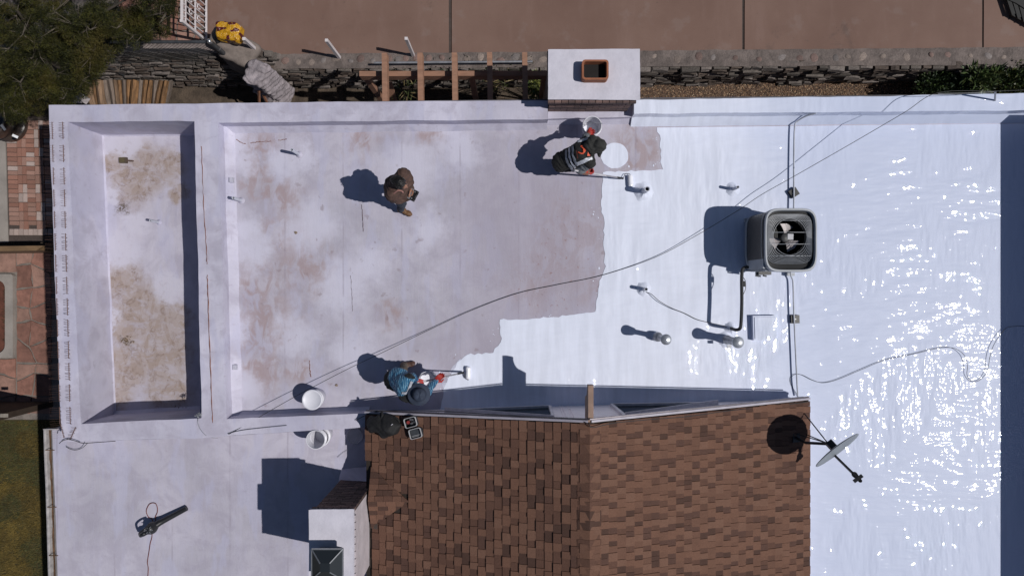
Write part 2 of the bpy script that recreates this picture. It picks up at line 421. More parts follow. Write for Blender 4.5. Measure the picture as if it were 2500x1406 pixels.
# planter with a pale kerb and rounded opening
pl = thing('planter_bed', 'round cornered planter of reddish earth in a pale square concrete kerb on flagstones', 'planter', G(0, 770))
def rrect(x0, y0, x1, y1, rad, n=6):
    out = []
    for cx, cy, a0 in ((x1 - rad, y1 - rad, 0), (x0 + rad, y1 - rad, 90), (x0 + rad, y0 + rad, 180), (x1 - rad, y0 + rad, 270)):
        for k in range(n + 1):
            a = R(a0 + 90 * k / n); out.append((cx + rad * math.cos(a), cy + rad * math.sin(a)))
    return out
inner = [G(*p) for p in rrect(-150, 684, 22, 861, 20)]
outer = [G(*p) for p in ((41, 869), (-170, 872), (-170, 670), (37, 669))]
km = MB(); n = len(inner)
ring = []
for p in inner:
    d = None; best = None
    c = G(-64, 770); dv = (p - c)
    # push outward to the square
    mxp = P(-170, 872, GZ); mnp = P(41, 669, GZ)
    t = min([((mnp.x if dv.x > 0 else mxp.x) - c.x) / dv.x if abs(dv.x) > 1e-6 else 9, ((mnp.y if dv.y > 0 else mxp.y) - c.y) / dv.y if abs(dv.y) > 1e-6 else 9])
    ring.append(c + dv * t)
hz = GZ + .12
vv = [Vector((*p.xy, hz)) for p in inner] + [Vector((*p.xy, hz)) for p in ring] + [Vector((*p.xy, GZ)) for p in inner] + [Vector((*p.xy, GZ)) for p in ring]
km.add(vv, [(i, (i + 1) % n, n + (i + 1) % n, n + i) for i in range(n)] + [(i, (i + 1) % n, 2 * n + (i + 1) % n, 2 * n + i) for i in range(n)] + [(n + i, n + (i + 1) % n, 3 * n + (i + 1) % n, 3 * n + i) for i in range(n)])
km.build('kerb', m_grey_conc, pl)
em = MB().prism([p for p in inner], GZ - .01, GZ + .03); em.build('earth', mat('red_earth', (.10, .035, .022), .95, .3, 6, bump=.5), pl)
gm = MB(); r = random.Random(4)
for i in range(500):
    p = G(14 + r.gauss(0, 4) + 5, r.uniform(700, 845)); a = r.uniform(0, 6.28); L = r.uniform(.02, .06)
    d = Vector((math.cos(a), math.sin(a), r.uniform(.2, 1))) * L; q = d.orthogonal().normalized() * .006; b = Vector((p.x, p.y, GZ + .03))
    gm.add([b - q, b + q, b + d], [(0, 1, 2)])
gm.build('fringe', mat('moss_green', (.035, .032, .012), .9, .3, 8), pl, kind='stuff')
# lawn
lawn = MB().add([G(-400, 1024), G(160, 1024), G(160, 2200), G(-400, 2200)], [(0, 1, 2, 3)])
for v in lawn.v: v.z = GZ + .008
lawn.build('lawn', mat('lawn_soil', (.045, .037, .012), .95, .4, 3, bump=.5), kind='structure')
m_gr = [mat('olive_grass', (.105, .075, .013), .8, .5, 1.1), mat('dry_grass', (.16, .108, .022), .8, .4, 1.1), mat('green_grass', (.05, .055, .014), .8, .3, 1.6)]
gb = MB(); r = random.Random(5)
for i in range(34000):
    px, py = r.uniform(-25, 150), r.uniform(1026, 1450); b = G(px, py)
    nz_ = noise.noise(b * 1.7); gb.cm = 1 if nz_ + r.uniform(-.5, .5) > .25 else (2 if nz_ < -.1 and r.random() < .6 else 0)
    if r.random() > .6 + .5 * max(0, nz_ + .4): continue
    a = r.uniform(0, 6.28); L = r.uniform(.03, .075); d = Vector((math.cos(a) * .8, math.sin(a) * .8, r.uniform(.3, 1.1))) * L
    q = Vector((-math.sin(a), math.cos(a), 0)) * .0045; b = Vector((b.x, b.y, GZ + .01))
    gb.add([b - q, b + q, b + d], [(0, 1, 2)])
tag(gb.build('grass', m_gr), 'patchy olive and straw coloured lawn grass', None, None, 'stuff')

# ---------------------------------------------------------------- the house
PZ = .35; PIT = -.6; SWZ = -.15
house = thing('flat_roofed_house', 'white flat roofed house with brown shingled gable, half of its roof freshly coated', 'house', (0, 0, 0))
def T(px, py, z=PZ): return P(px, py, z)
def flr(p, z): return Vector((p.x, p.y, z))
pr = MB()
A = T(118, 257); B = T(150, 1079); p1 = T(165, 298); p2 = T(474, 296); p3 = T(492, 1020); p4 = T(197, 1035)
n1 = T(475, 253); n2 = T(531, 252); m1 = T(533, 300); m4 = T(553, 1023); s1 = T(497, 1068); s2 = T(556, 1064)
m5 = T(893, 1008); s3 = T(896, 1042); c1 = T(1338, 246); c2 = T(1338, 292)
for q in ((A, n1, p2, p1), (A, p1, p4, B), (B, p4, p3, s1), (n1, n2, m1, p2), (p2, m1, m4, p3), (p3, m4, s2, s1), (m4, m5, s3, s2), (n2, c1, c2, m1)):
    pr.patch(*q, .1, .011)
# inner faces with a cant strip at the foot
def inner(a, b, z, cant, nrm):
    fa, fb = flr(a, z + cant), flr(b, z + cant); n_ = Vector(nrm) * cant
    pr.patch(a, b, fb, fa, .1, .011); pr.patch(fa, fb, flr(fb + n_, z - .01), flr(fa + n_, z - .01), .1, .011)
inner(p1, p2, PIT, .03, (0, -1, 0)); inner(p2, p3, PIT, .03, (-1, 0, 0)); inner(p4, p3, PIT, .06, (0, 1, 0)); inner(p1, p4, PIT, .025, (1, 0, 0))
inner(m1, c2, 0, .10, (0, -1, 0)); inner(m1, m4, 0, .13, (1, 0, 0)); inner(m4, m5, 0, .06, (0, 1, 0))
# faces towards the lower south-west roof
pr.patch(B, s1, flr(s1, SWZ - .01), flr(B, SWZ - .01), .1, .004); pr.patch(s1, s2, flr(s2, SWZ - .01), flr(s1, SWZ - .01), .1, .004); pr.patch(s2, s3, flr(s3, SWZ - .01), flr(s2, SWZ - .01), .1, .004)
# low step below the chimney and its ends
LZ = .17
lc1 = P(1332, 262, LZ); lc2 = P(1549, 258, LZ); lc3 = P(1549, 286, LZ); lc4 = P(1332, 291, LZ)
pr.patch(lc1, lc2, lc3, lc4, .1, .005)
pr.patch(c1, c2, flr(c2, 0), flr(c1, 0), .1, .003)
inner(lc4, lc3, 0, .08, (0, -1, 0))
pr.build('parapet', m_old_wall, house, smooth=True)
# eastern parapet, freshly coated
pe = MB(); pr = pe
e1 = T(1548, 245); e2 = T(2720, 225); e3 = T(2720, 268); e4 = T(1548, 279)
pe.patch(e1, e2, e3, e4, .09, .011)
inner(e4, e3, 0, .13, (0, -1, 0))
pe.patch(e1, e4, flr(e4, 0), flr(e1, 0), .1, .003)
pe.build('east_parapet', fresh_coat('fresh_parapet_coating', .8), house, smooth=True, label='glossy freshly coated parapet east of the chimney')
# roof skins
fl = MB().patch(P(488, 285), P(1420, 285), P(1420, 1030), P(488, 1030), .12, .0018); fl.patch(P(1420, 285), P(2720, 280), P(2720, 1700), P(1420, 1700), .2, .0018); fl.build('flat_roof', m_old_main, house, smooth=True)
pf = MB().patch(P(180, 300, PIT), P(520, 300, PIT), P(520, 1040, PIT), P(210, 1040, PIT), .15, .006); pf.build('sunken_roof', m_old_pit, house, smooth=True, label='sunken roof section stained tan and white')
SWM = old_coat('south_west_roof_coating', 'plain')
sw = MB().patch(P(127, 1046, SWZ), P(900, 1020, SWZ), P(900, 1800, SWZ), P(156, 1800, SWZ), .2, .006)
sw.build('lower_roof', SWM, house, smooth=True)
# fresh coating laid over the old one, ragged at its edge
def ragged(pts, closed_from, amp, step=7, seed=1):
    r = random.Random(seed); out = []
    for i in range(len(pts)):
        a = pts[i]; b = pts[(i + 1) % len(pts)]; L = math.hypot(b[0] - a[0], b[1] - a[1])
        n = max(1, int(L / step)) if i < closed_from else 1
        for k in range(n):
            t = k / n; j = amp if (i < closed_from and k) else 0
            nx, ny = -(b[1] - a[1]) / (L or 1), (b[0] - a[0]) / (L or 1); d = j * (noise.noise(Vector((a[0] + t * 7 * n, b[1], seed)) * .13) * 1.8 + r.uniform(-.18, .18))
            out.append((a[0] + (b[0] - a[0]) * t + nx * d, a[1] + (b[1] - a[1]) * t + ny * d))
    return out
edge = [(1604, 312), (1613, 340), (1612, 395), (1619, 414), (1560, 417), (1472, 421), (1467, 500), (1476, 545), (1473, 600), (1479, 650), (1463, 696), (1453, 761), (1400, 768), (1318, 777), (1220, 780), (1222, 835), (1204, 861), (1140, 866), (1116, 884), (1106, 905), (1092, 930), (1082, 950), (1075, 1010)]
poly = ragged(edge + [(1965, 1010), (1965, 1600), (2700, 1600), (2700, 300)], len(edge) - 1, 3.0, 9)
def sheet(name, poly, z, m, parent, step=40, label=None):
    from mathutils.geometry import tessellate_polygon
    vs_ = [P(x, y, z) for x, y in poly]; me = bpy.data.meshes.new(name); n_ = len(vs_); me.from_pydata([tuple(v) for v in vs_] + [(v.x, v.y, v.z - .008) for v in vs_], [], [tuple(f) for f in tessellate_polygon([vs_])] + [(i, (i + 1) % n_, n_ + (i + 1) % n_, n_ + i) for i in range(n_)]); me.materials.append(m)
    o = bpy.data.objects.new(name, me); col.objects.link(o); o.parent = parent; ORG[o.name] = org(parent).copy()
    return tag(o, label)
for p_ in (): pass
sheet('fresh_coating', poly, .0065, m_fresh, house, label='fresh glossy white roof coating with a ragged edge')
r = random.Random(3)
pd = [(1501 + (33 + 1.2 * math.sin(3 * a) + r.uniform(-1, 1)) * math.cos(a), 380 + (31.5 + r.uniform(-1, 1)) * math.sin(a)) for a in [2 * math.pi * k / 28 for k in range(28)]]
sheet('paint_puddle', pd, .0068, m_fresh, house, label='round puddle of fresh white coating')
# thin brush swipes at the unfinished end of the coating
thin = mat('thin_swipe', (.52, .53, .65), .35, .1, 8, bump=.3)
for k, (a, b, wd) in enumerate((((1080, 941), (1178, 925), 12), ((1092, 927), (1150, 935), 9), ((1100, 912), (1128, 880), 13), ((1110, 948), (1215, 938), 9), ((1128, 884), (1112, 902), 12))):
    dx, dy = b[0] - a[0], b[1] - a[1]; L = math.hypot(dx, dy); nx, ny = -dy / L * wd / 2, dx / L * wd / 2
    q = [(a[0] + nx, a[1] + ny), (b[0] + nx, b[1] + ny), (b[0] - nx, b[1] - ny), (a[0] - nx, a[1] - ny)]
    sheet('paint_swipe', ragged(q, 4, 1.5, 6, 40 + k), .0042 + .0004 * k, thin, house)
# spatter and drips beside the fresh edge
r = random.Random(91); dp_ = MB()
for k in range(60):
    e0 = r.randrange(len(edge) - 1); t_ = r.random(); (x0_, y0_), (x1_, y1_) = edge[e0], edge[e0 + 1]
    x_ = x0_ + (x1_ - x0_) * t_ - abs(r.gauss(0, 14)); y_ = y0_ + (y1_ - y0_) * t_ + r.gauss(0, 6); c = P(x_, y_, .005); rad = r.choice((.005, .006, .008, .012)) * r.uniform(.7, 1.2); el = r.uniform(.7, 1.6)
    dp_.add([c + Vector((rad * math.cos(a), rad * el * math.sin(a), 0)) for a in [2 * math.pi * q / 7 for q in range(7)]], [tuple(range(7))])
dp_.build('paint_spatter', m_fresh, house, kind='stuff')
# rusty hairline cracks: raised sealant beads
m_rust = mat('rust_crack', (.20, .095, .075), .9, .3, 20); m_crk = mat('grey_crack', (.17, .14, .16), .9, .3, 20)
def crack(pts, z, rr, m, seed):
    r = random.Random(seed); pp = smooth_path([P(x, y, z) for x, y in pts], 10)
    pp = [p + Vector((r.uniform(-1, 1), r.uniform(-1, 1), 0)) * .006 for p in pp]
    MB().tube(pp, [rr * r.uniform(.4, 1.3) for _ in pp], 5).build('crack', m, house)
crack([(492, 358), (496, 470), (502, 580), (506, 645)], PZ + .004, .006, m_rust, 1)
crack([(506, 672), (509, 760), (513, 880), (519, 1032)], PZ + .004, .008, m_rust, 2)
crack([(883, 500), (885, 530), (887, 565)], .004, .006, m_crk, 3)
crack([(856, 672), (859, 720), (860, 760)], .004, .004, m_crk, 4)
crack([(755, 880), (757, 905), (759, 920)], .004, .008, m_rust, 5)
crack([(577, 341), (588, 348), (600, 352)], .004, .007, m_rust, 6); crack([(612, 349), (640, 346), (662, 345)], .004, .006, m_rust, 7); crack([(680, 343), (700, 340)], .004, .006, m_rust, 8)
# outer walls down to the ground
ow = MB()
foot = [A, T(1338, 246), T(1548, 245), T(2720, 225), P(2720, 1750), P(160, 1750), P(127, 1046, SWZ), P(150, 1046, SWZ), B]
wl = [A, T(2720, 225)]
def wallq(a, b, zt):
    a = Vector((a.x, a.y, zt)); b = Vector((b.x, b.y, zt)); ow.add([a, b, flr(b, GZ - .02), flr(a, GZ - .02)], [(0, 1, 2, 3)])
wallq(A, T(2720, 225), PZ - .012); wallq(A, B, PZ - .012); wallq(B, P(127, 1046, SWZ), SWZ - .012); wallq(P(128, 1046, SWZ), P(157, 1800, SWZ), SWZ - .012)
ow.build('wall', m_white_wall, house)
# higher neighbouring wall at the east end (its shade crosses the roof)
hw = MB().box(P(2640, 900) + Vector((0, 0, .47)), (1.3, 8.1, .96)); hw.build('raised_east_wall', m_white_wall, house)
# scuppers
for x, y in ((243, 480), (257, 796)):
    c = P(x, y, PIT + .08); MB().box(c, (.05, .11, .12)).build('scupper', mat('scupper_grey', (.33, .32, .38), .7), house)
for x, y in ((566, 440), (574, 896)):
    c = P(x, y, .1); MB().box(c, (.06, .08, .06)).build('scupper', mat('scupper_white', (.4, .4, .47), .7), house)
# gutter along the lower roof's west edge
gx = [P(111, 1047, SWZ - .05), P(136, 1800, SWZ - .05)]
m_gut = mat('weathered_gutter', (.38, .36, .36), .6, .25, 6, dirt=.6); m_rin = mat('rusty_gutter_inside', (.10, .055, .03), .95, .5, 7, bump=.4)
gt = MB(); d = (gx[1] - gx[0]).normalized(); sx = Vector((-d.y, d.x, 0)) * -1
if sx.x < 0: sx = -sx
prof = [(0, .05), (.02, .055), (.03, .03), (.035, -.05), (.10, -.06), (.125, .045)]
for (u0, h0), (u1, h1) in zip(prof, prof[1:]):
    q = [gx[0] + sx * u0 + Vector((0, 0, h0)), gx[1] + sx * u0 + Vector((0, 0, h0)), gx[1] + sx * u1 + Vector((0, 0, h1)), gx[0] + sx * u1 + Vector((0, 0, h1))]
    gt.patch(*q, .08, .004)
g_o = gt.build('gutter', m_gut, house)
gi = MB().patch(*[gx[0] + sx * .036 + Vector((0, 0, -.03)), gx[1] + sx * .036 + Vector((0, 0, -.03)), gx[1] + sx * .118 + Vector((0, 0, -.03)), gx[0] + sx * .118 + Vector((0, 0, -.03))], .05, .012, 5)
gi.build('gutter_debris', m_rin, g_o, kind='stuff')
for yy in (1098, 1237, 1355):
    c = P(121 + (yy - 1048) * .033, yy, SWZ); MB().box(c + Vector((0, 0, .005)), (.15, .012, .01)).build('gutter_strap', m_rin, g_o)
MB().beam(gx[0] + Vector((0, .004, 0)), gx[0] + sx * .25 + Vector((0, .004, .03)), .015, .10).build('gutter_end', m_gut, g_o)

# ---- gable
RZ0, RZ1 = .47, 1.70
Lx, Rx, Kx = (909 - 1250) * S, (1951 - 1250) * S, (1411 - 1250) * S
def rake_y(x): return (703 - (996 + (x - Lx) / (Rx - Lx) * (967 - 996))) * S
def zl(x): return RZ0 + (x - Lx) / (Kx - Lx) * (RZ1 - RZ0)
RZE = .36
def zr(x): return RZ1 + (x - Kx) / (Rx - Kx) * (RZE - RZ1)
def zroof(x): return zl(x) if x < Kx else zr(x)
SOUTH = (703 - 1640) * S
roof = MB()
for (xa, xb) in ((Lx, Kx), (Kx, Rx)):
    roof.add([(xa, rake_y(xa), zroof(xa)), (xb, rake_y(xb), zroof(xb)), (xb, SOUTH, zroof(xb)), (xa, SOUTH, zroof(xa)), (xa, rake_y(xa), zroof(xa) - .10), (xb, rake_y(xb), zroof(xb) - .10), (xb, SOUTH, zroof(xb) - .10), (xa, SOUTH, zroof(xa) - .10)],
             [(0, 1, 2, 3), (4, 7, 6, 5), (0, 4, 5, 1), (3, 2, 6, 7)] + ([(0, 3, 7, 4)] if xa == Lx else [(1, 5, 6, 2)]))
m_shbase = mat('shingle_shadow_joint', (.030, .022, .018), .95, .2, 20)
gable = roof.build('gable_roof', m_shbase, house)
m_fascia = mat('mauve_fascia', (.36, .34, .40), .55, .1, 6, bump=.1)
for nm, xa, xb in (('rake_board', Lx, Kx), ('rake_board', Kx, Rx)):
    bd = MB(); a = Vector((xa, rake_y(xa) + .016, zroof(xa) - .075)); b = Vector((xb, rake_y(xb) + .016, zroof(xb) - .075)); bd.beam(a, b, .03, .17); bd.build(nm, m_fascia, house)
    dg = MB(); o_ = Vector((0, .033, .088)); dg.beam(a + o_, b + o_, .018, .012); dg.build('drip_edge', mat('dark_drip_edge', (.08, .07, .08), .4, metal=.6), house)
m_gw = mat('gable_wall_paint', (.93, .84, .86), .6, .04, 3, bump=.15)
gw = MB(); off = -.05
gw.add([(Lx, rake_y(Lx) + off, -.02), (Lx, rake_y(Lx) + off, zl(Lx) - .08), (Kx, rake_y(Kx) + off, RZ1 - .08), (Rx, rake_y(Rx) + off, RZE - .08), (Rx, rake_y(Rx) + off, -.02)], [(0, 1, 2, 3, 4)])
gw.build('gable_wall', m_gw, house)
for xs in (1366, 1372, 1384, 1388):    # vertical battens between the windows
    x = (xs - 1250) * S; MB().box((x, rake_y(x) + off + .006, (zroof(x) - .12) / 2), (.012, .012, zroof(x) - .12)).build('batten', m_gw, house)
sw2 = MB().add([(Lx + .02, rake_y(Lx) - .06, -.2), (Lx + .02, SOUTH, -.2), (Lx + .02, SOUTH, zl(Lx) - .05), (Lx + .02, rake_y(Lx) - .06, zl(Lx) - .05)], [(0, 1, 2, 3)])
sw2.add([(Rx - .02, rake_y(Rx) - .06, -.1), (Rx - .02, SOUTH, -.1), (Rx - .02, SOUTH, RZE - .05), (Rx - .02, rake_y(Rx) - .06, RZE - .05)], [(0, 1, 2, 3)])
sw2.build('side_wall', m_gw, house)
m_frame = mat('window_frame', (.62, .58, .62), .5, .1, 10); m_glass = NT('dark_window_glass'); m_glass.base((.006, .010, .011)); m_glass.set(Roughness=.12); m_glass.b.inputs['Specular IOR Level'].default_value = .12; m_glass = m_glass.m
def tri_window(pts):
    """pts: three (x, z) corners on the gable wall"""
    fr = MB(); yw = lambda x: rake_y(x) + off
    pp = [Vector((x, yw(x) + .022, z)) for x, z in pts]
    for i in range(3): fr.beam(pp[i], pp[(i + 1) % 3], .05, .05, Vector((0, 1, 0)))
    f = fr.build('window_frame', m_frame, house)
    gl = MB().add([p + Vector((0, -.012, 0)) for p in pp], [(0, 1, 2)]); gl.build('window_pane', m_glass, f)
    sl_ = MB(); a, b = pp[1] + Vector((0, .02, 0)), pp[2] + Vector((0, .02, 0))
    top = max(((i, j) for i, j in ((0, 1), (1, 2), (2, 0))), key=lambda ij: abs(pts[ij[0]][0] - pts[ij[1]][0]) * .1 + pts[ij[0]][1] + pts[ij[1]][1])
    MB().beam(pp[top[0]] + Vector((0, .03, .035)), pp[top[1]] + Vector((0, .03, .035)), .07, .018, Vector((0, 0, 1))).build('window_drip_cap', m_frame, f)
X = lambda px: (px - 1250) * S
tri_window([(X(1091), .30), (X(1341), .17), (X(1341), 1.23)])
tri_window([(X(1489), .17), (X(1738), .30), (X(1497), 1.17)])
# ridge beam end with its carved nose
bm_ = MB(); bx = Kx + .02; y0 = rake_y(Kx); wdt = .075
prof = [(-.05, RZ1 - .02), (.52, RZ1 - .02), (.52, RZ1 - .16)] + [(.52 - .19 * math.sin(a), RZ1 - .16 - .16 * (1 - math.cos(a))) for a in [R(d) for d in (15, 30, 45, 60, 75, 90)]] + [(.30, RZ1 - .45), (-.05, RZ1 - .45)]
n = len(prof)
bm_.add([(bx - wdt / 2, y0 + u, z) for u, z in prof] + [(bx + wdt / 2, y0 + u, z) for u, z in prof], [list(range(n)), list(range(n, 2 * n))[::-1]] + [(i, (i + 1) % n, n + (i + 1) % n, n + i) for i in range(n)])
bm_.build('ridge_beam', mat('brown_painted_beam', (.26, .17, .13), .7, .15, 5, bump=.2), house)

# ---- shingles
sh_cols = [(.150, .079, .055), (.136, .072, .051), (.106, .056, .041), (.072, .040, .031), (.158, .086, .061), (.090, .049, .038)]
def sh_mat(i, c):
    t = NT('brown_shingle'); f = t.noise(t.co if False else t.pos(), 130, 3, .8); g = t.noise(t.pos(), 3.5, 4, .6)
    c0 = t.mix(t.ramp(f, .3, .7), tuple(x * .62 for x in c), tuple(x * 1.38 for x in c)); c0 = t.mix(t.ramp(g, .35, .7, 0, .35), c0, tuple(x * .75 for x in c))
    t.base(c0); t.set(Roughness=.9); t.b.inputs['Specular IOR Level'].default_value = .2; t.l(t.bump(f, .5, .004), t.b.inputs['Normal']); return t.m
m_sh = [sh_mat(i, c) for i, c in enumerate(sh_cols)]
unit = []
for m_ in m_sh:
    o = MB().box((0, 0, 0), (1, 1, 1)).build('shingle', m_); unit.append(o.data); bpy.data.objects.remove(o)
r = random.Random(23)
sh_list = []
CHX0, CHX1, CHY0, CHY1 = (909 - 1250) * S, (1018 - 1250) * S, (703 - 1112) * S, (703 - 1266) * S
for side in (0, 1):
    xa, xb = (Lx, Kx) if side == 0 else (Rx, Kx)
    za, zb = (RZ0, RZ1) if side == 0 else (RZE, RZ1)
    Ls = math.hypot(xb - xa, zb - za); ux = Vector((xb - xa, 0, zb - za)).normalized()
    nn = Vector((-ux.z, 0, ux.x)) if side == 0 else Vector((ux.z, 0, -ux.x))
    if nn.z < 0: nn = -nn
    NC = 28; ex = Ls / NC
    for k in range(NC):
        y = rake_y(xa + (xb - xa) * (k + .5) / NC) - r.uniform(0, .02) ; hi = r.random() < .5
        yend = (703 - 1500) * S
        lastc = -1
        while y > yend:
            ln = (r.uniform(.10, .17) if hi else r.uniform(.09, .20)) if side == 0 else (r.uniform(.085, .14) if hi else r.uniform(.06, .10))
            xc = k * ex + ex * .5
            c0 = Vector((xa, 0, za)) + ux * xc
            th = .019 if hi else .010; sg = 1 if side == 0 else -1
            if side == 0: ci = r.choices((0, 1, 2, 4), (4, 4, 2, 3))[0] if hi else r.choices((1, 2, 3, 5), (3, 4, 2, 3))[0]
            else: ci = r.choices((0, 1, 4), (5, 3, 4))[0] if hi else r.choices((1, 2, 3, 5), (3, 4, 2, 4))[0]
            cy = y - ln / 2
            skip = side == 0 and CHX0 - .2 < c0.x < CHX1 and CHY1 < cy < CHY0
            if skip:
                # keep clear of the chimney and of its cricket
                t_ = (c0.x - CHX0) / (CHX1 - CHX0); mid = (CHY0 + CHY1) / 2; hw_ = (CHY0 - CHY1) / 2 * (1 - t_)
                skip = abs(cy - mid) < hw_ + .02
            if side == 0 and c0.x < (926 - 1250) * S and cy < (703 - 1140) * S: skip = True
            if not skip:
                M_ = Matrix.Translation(c0 + Vector((0, cy, 0)) + nn * (.007 + th / 2)) @ Matrix((ux, Vector((0, 1, 0)), ux.cross(Vector((0, 1, 0))))).transposed().to_4x4() @ Matrix.Rotation(R(5.5 * sg), 4, 'Y') @ Matrix.Diagonal((ex * 1.12, ln - .004, th, 1))
                sh_list.append((M_, ci, c0.x, cy))
            y -= ln; hi = not hi if r.random() < .85 else hi
# the 300 that show largest are parts, the rest one part
cen = lambda e: (abs(e[3] - (703 - 1150) * S) * .9 + abs(e[2] - Kx) * .55 + (3 if e[3] < (703 - 1406) * S * .86 else 0))
sh_list.sort(key=cen)
for M_, ci, _, _ in sh_list[:270]: place('shingle', unit[ci], gable, M_)
rest = MB()
for M_, ci, _, _ in sh_list[270:]:
    rest.cm = ci; rest.box((0, 0, 0), (1, 1, 1)); 
    for v in rest.v[-8:]: v[:] = M_ @ v
rest.build('shingle', m_sh, gable, kind='stuff')
# ridge caps
for k in range(26):
    y = rake_y(Kx) - .03 - k * .135; c = r.choice((2, 2, 3, 1, 0))
    if y < (703 - 1480) * S: break
    m = MB(); th = .014; lift = .014
    for sgn, zf in ((-1, zl), (1, zr)):
        x1 = Kx + sgn * .17
        a = Vector((Kx, y, RZ1 + lift)); b = Vector((x1, y, zf(x1) + lift)); dn = Vector((0, -.14, -.008)); t_ = Vector((0, 0, th))
        m.add([a, b, b + dn, a + dn, a + t_, b + t_, b + dn + t_ , a + dn + t_], [(0, 1, 2, 3), (4, 5, 6, 7), (0, 1, 5, 4), (1, 2, 6, 5), (2, 3, 7, 6)])
    m.build('ridge_cap', m_sh[c], gable)
# cricket behind the chimney: two small shingled planes meeting on a level ridge
xw, xt = X(922), X(1016); yn, ys, ya = (703 - 1118) * S, (703 - 1260) * S, (703 - 1189) * S
zrg = zl(xt) + .03
AP = Vector((xw, ya, zrg)); TP = Vector((xt, ya, zrg))
for yy in (yn, ys):
    E = Vector((xw, yy, zl(xw) + .02)); NR = 6
    for k in range(NR):
        t0, t1 = k / NR, (k + 1) / NR
        a0, a1 = E.lerp(AP, t0), E.lerp(AP, t1); b0, b1 = E.lerp(TP, t0), E.lerp(TP, t1)
        x = xw
        while x < b1.x - .01:
            x2 = min(x + r.uniform(.09, .16), b1.x)
            f = lambda A_, B_, xx: A_.lerp(B_, min(1, max(0, (xx - A_.x) / max(1e-4, B_.x - A_.x))))
            q = [f(a0, b0, x), f(a0, b0, x2 - .004), f(a1, b1, x2 - .004), f(a1, b1, x)]
            th = r.choice((.014, .022)); up_ = Vector((0, 0, th)); lo_ = Vector((0, 0, th * .35))
            top_ = [q[0] + up_, q[1] + up_, q[2] + lo_, q[3] + lo_]
            MB().add(top_ + [p - Vector((0, 0, .05)) for p in q], [(0, 1, 2, 3), (0, 1, 5, 4), (1, 2, 6, 5), (2, 3, 7, 6), (3, 0, 4, 7)]).build('shingle', r.choice(m_sh[:4]), gable)
            x = x2
# ---------------------------------------------------------------- chimneys
m_cbrick = [mat('chimney_brick', (.15, .095, .085), .85, .25, 8, bump=.4, rand=.25), mat('chimney_brick_dark', (.10, .066, .062), .85, .25, 8, bump=.4, rand=.25)]
bk = []
for m_ in m_cbrick:
    o = MB().box((0, 0, 0), (1, 1, 1)).build('brick', m_); bk.append(o.data); bpy.data.objects.remove(o)
m_cap = mat('white_chimney_cap', (.54, .525, .60), .6, .08, 2.5, bump=.35, bsc=9, bdist=.02)
def brick_wall(parent, a, b, z0, z1, out, L=.2, h=.067, th=.02, seed=1):
    """running bond of bricks on the face from a to b (plan points)"""
    r = random.Random(seed); a = Vector((*a[:2], 0)); b = Vector((*b[:2], 0)); d = (b - a); W = d.length; d.normalize(); o_ = Vector((*out, 0))
    ang = math.atan2(d.y, d.x); k = 0; z = z0
    while z < z1 - .01:
        x = -(L / 2 if k % 2 else 0)
        while x < W - .01:
            x0, x1 = max(0, x), min(W, x + L)
            if x1 - x0 > .03:
                c = a + d * ((x0 + x1) / 2) + o_ * (th / 2 + r.uniform(-.002, .004)); c.z = z + h / 2
                place('brick', r.choice(bk), parent, Matrix.Translation(c) @ Matrix.Rotation(ang, 4, 'Z') @ Matrix.Diagonal((x1 - x0 - .008, th, h - .010, 1)))
            x += L
        z += h; k += 1
# north chimney (projects beyond the parapet)
nz = .90
nc = MB(); x0, x1 = X(1250) + (1338 - 1250) * S * (1 - nz / H), (1562 - 1250) * S * (1 - nz / H); y1, y0 = (703 - 121) * S * (1 - nz / H), (703 - 243) * S * (1 - nz / H)
bx0, bx1, by0, by1 = x0 + .035, x1 - .08, y0 + .02, y1 - .05
nc.box(((bx0 + bx1) / 2, (by0 + by1) / 2, (nz - .06 + GZ) / 2), (bx1 - bx0, by1 - by0, nz - .06 - GZ))
chim = nc.build('chimney', mat('chimney_mortar', (.16, .12, .11), .9, .2, 8, bump=.4), house, label='broad white capped chimney with a square terracotta flue')
ct = MB()
for v in ((x0, y0), (x1, y0), (x1, y1), (x0, y1)): pass
ct.patch(Vector((x0, y0, nz)), Vector((x1 + .006, y0 - .012, nz)), Vector((x1, y1 + .008, nz)), Vector((x0, y1, nz)), .06, .005, 4)
ct.box(((x0 + x1) / 2, (y0 + y1) / 2, nz - .031), (x1 - x0 - .012, y1 - y0 - .012, .05)); ct.build('chimney_cap', m_cap, chim, smooth=True)
r = random.Random(2)
xx = x0
while xx < x1 - .05:     # corbelled soldier bricks below the cap
    wd = min(.105, x1 - .02 - xx); place('brick', r.choice(bk), chim, Matrix.Translation((xx + wd / 2, y0 + .0 - .004, nz - .10)) @ Matrix.Diagonal((wd - .01, .06, .07, 1))); xx += .105
yy = y0 + .03
while yy < y1 - .05:
    wd = min(.105, y1 - yy); place('brick', r.choice(bk), chim, Matrix.Translation((x0 - .004 + .02, yy + wd / 2, nz - .10)) @ Matrix.Diagonal((.05, wd - .01, .07, 1))); yy += .105
brick_wall(chim, (bx0, by0), (bx1, by0), LZ, nz - .14, (0, -1), .2, .067, .02, 3)
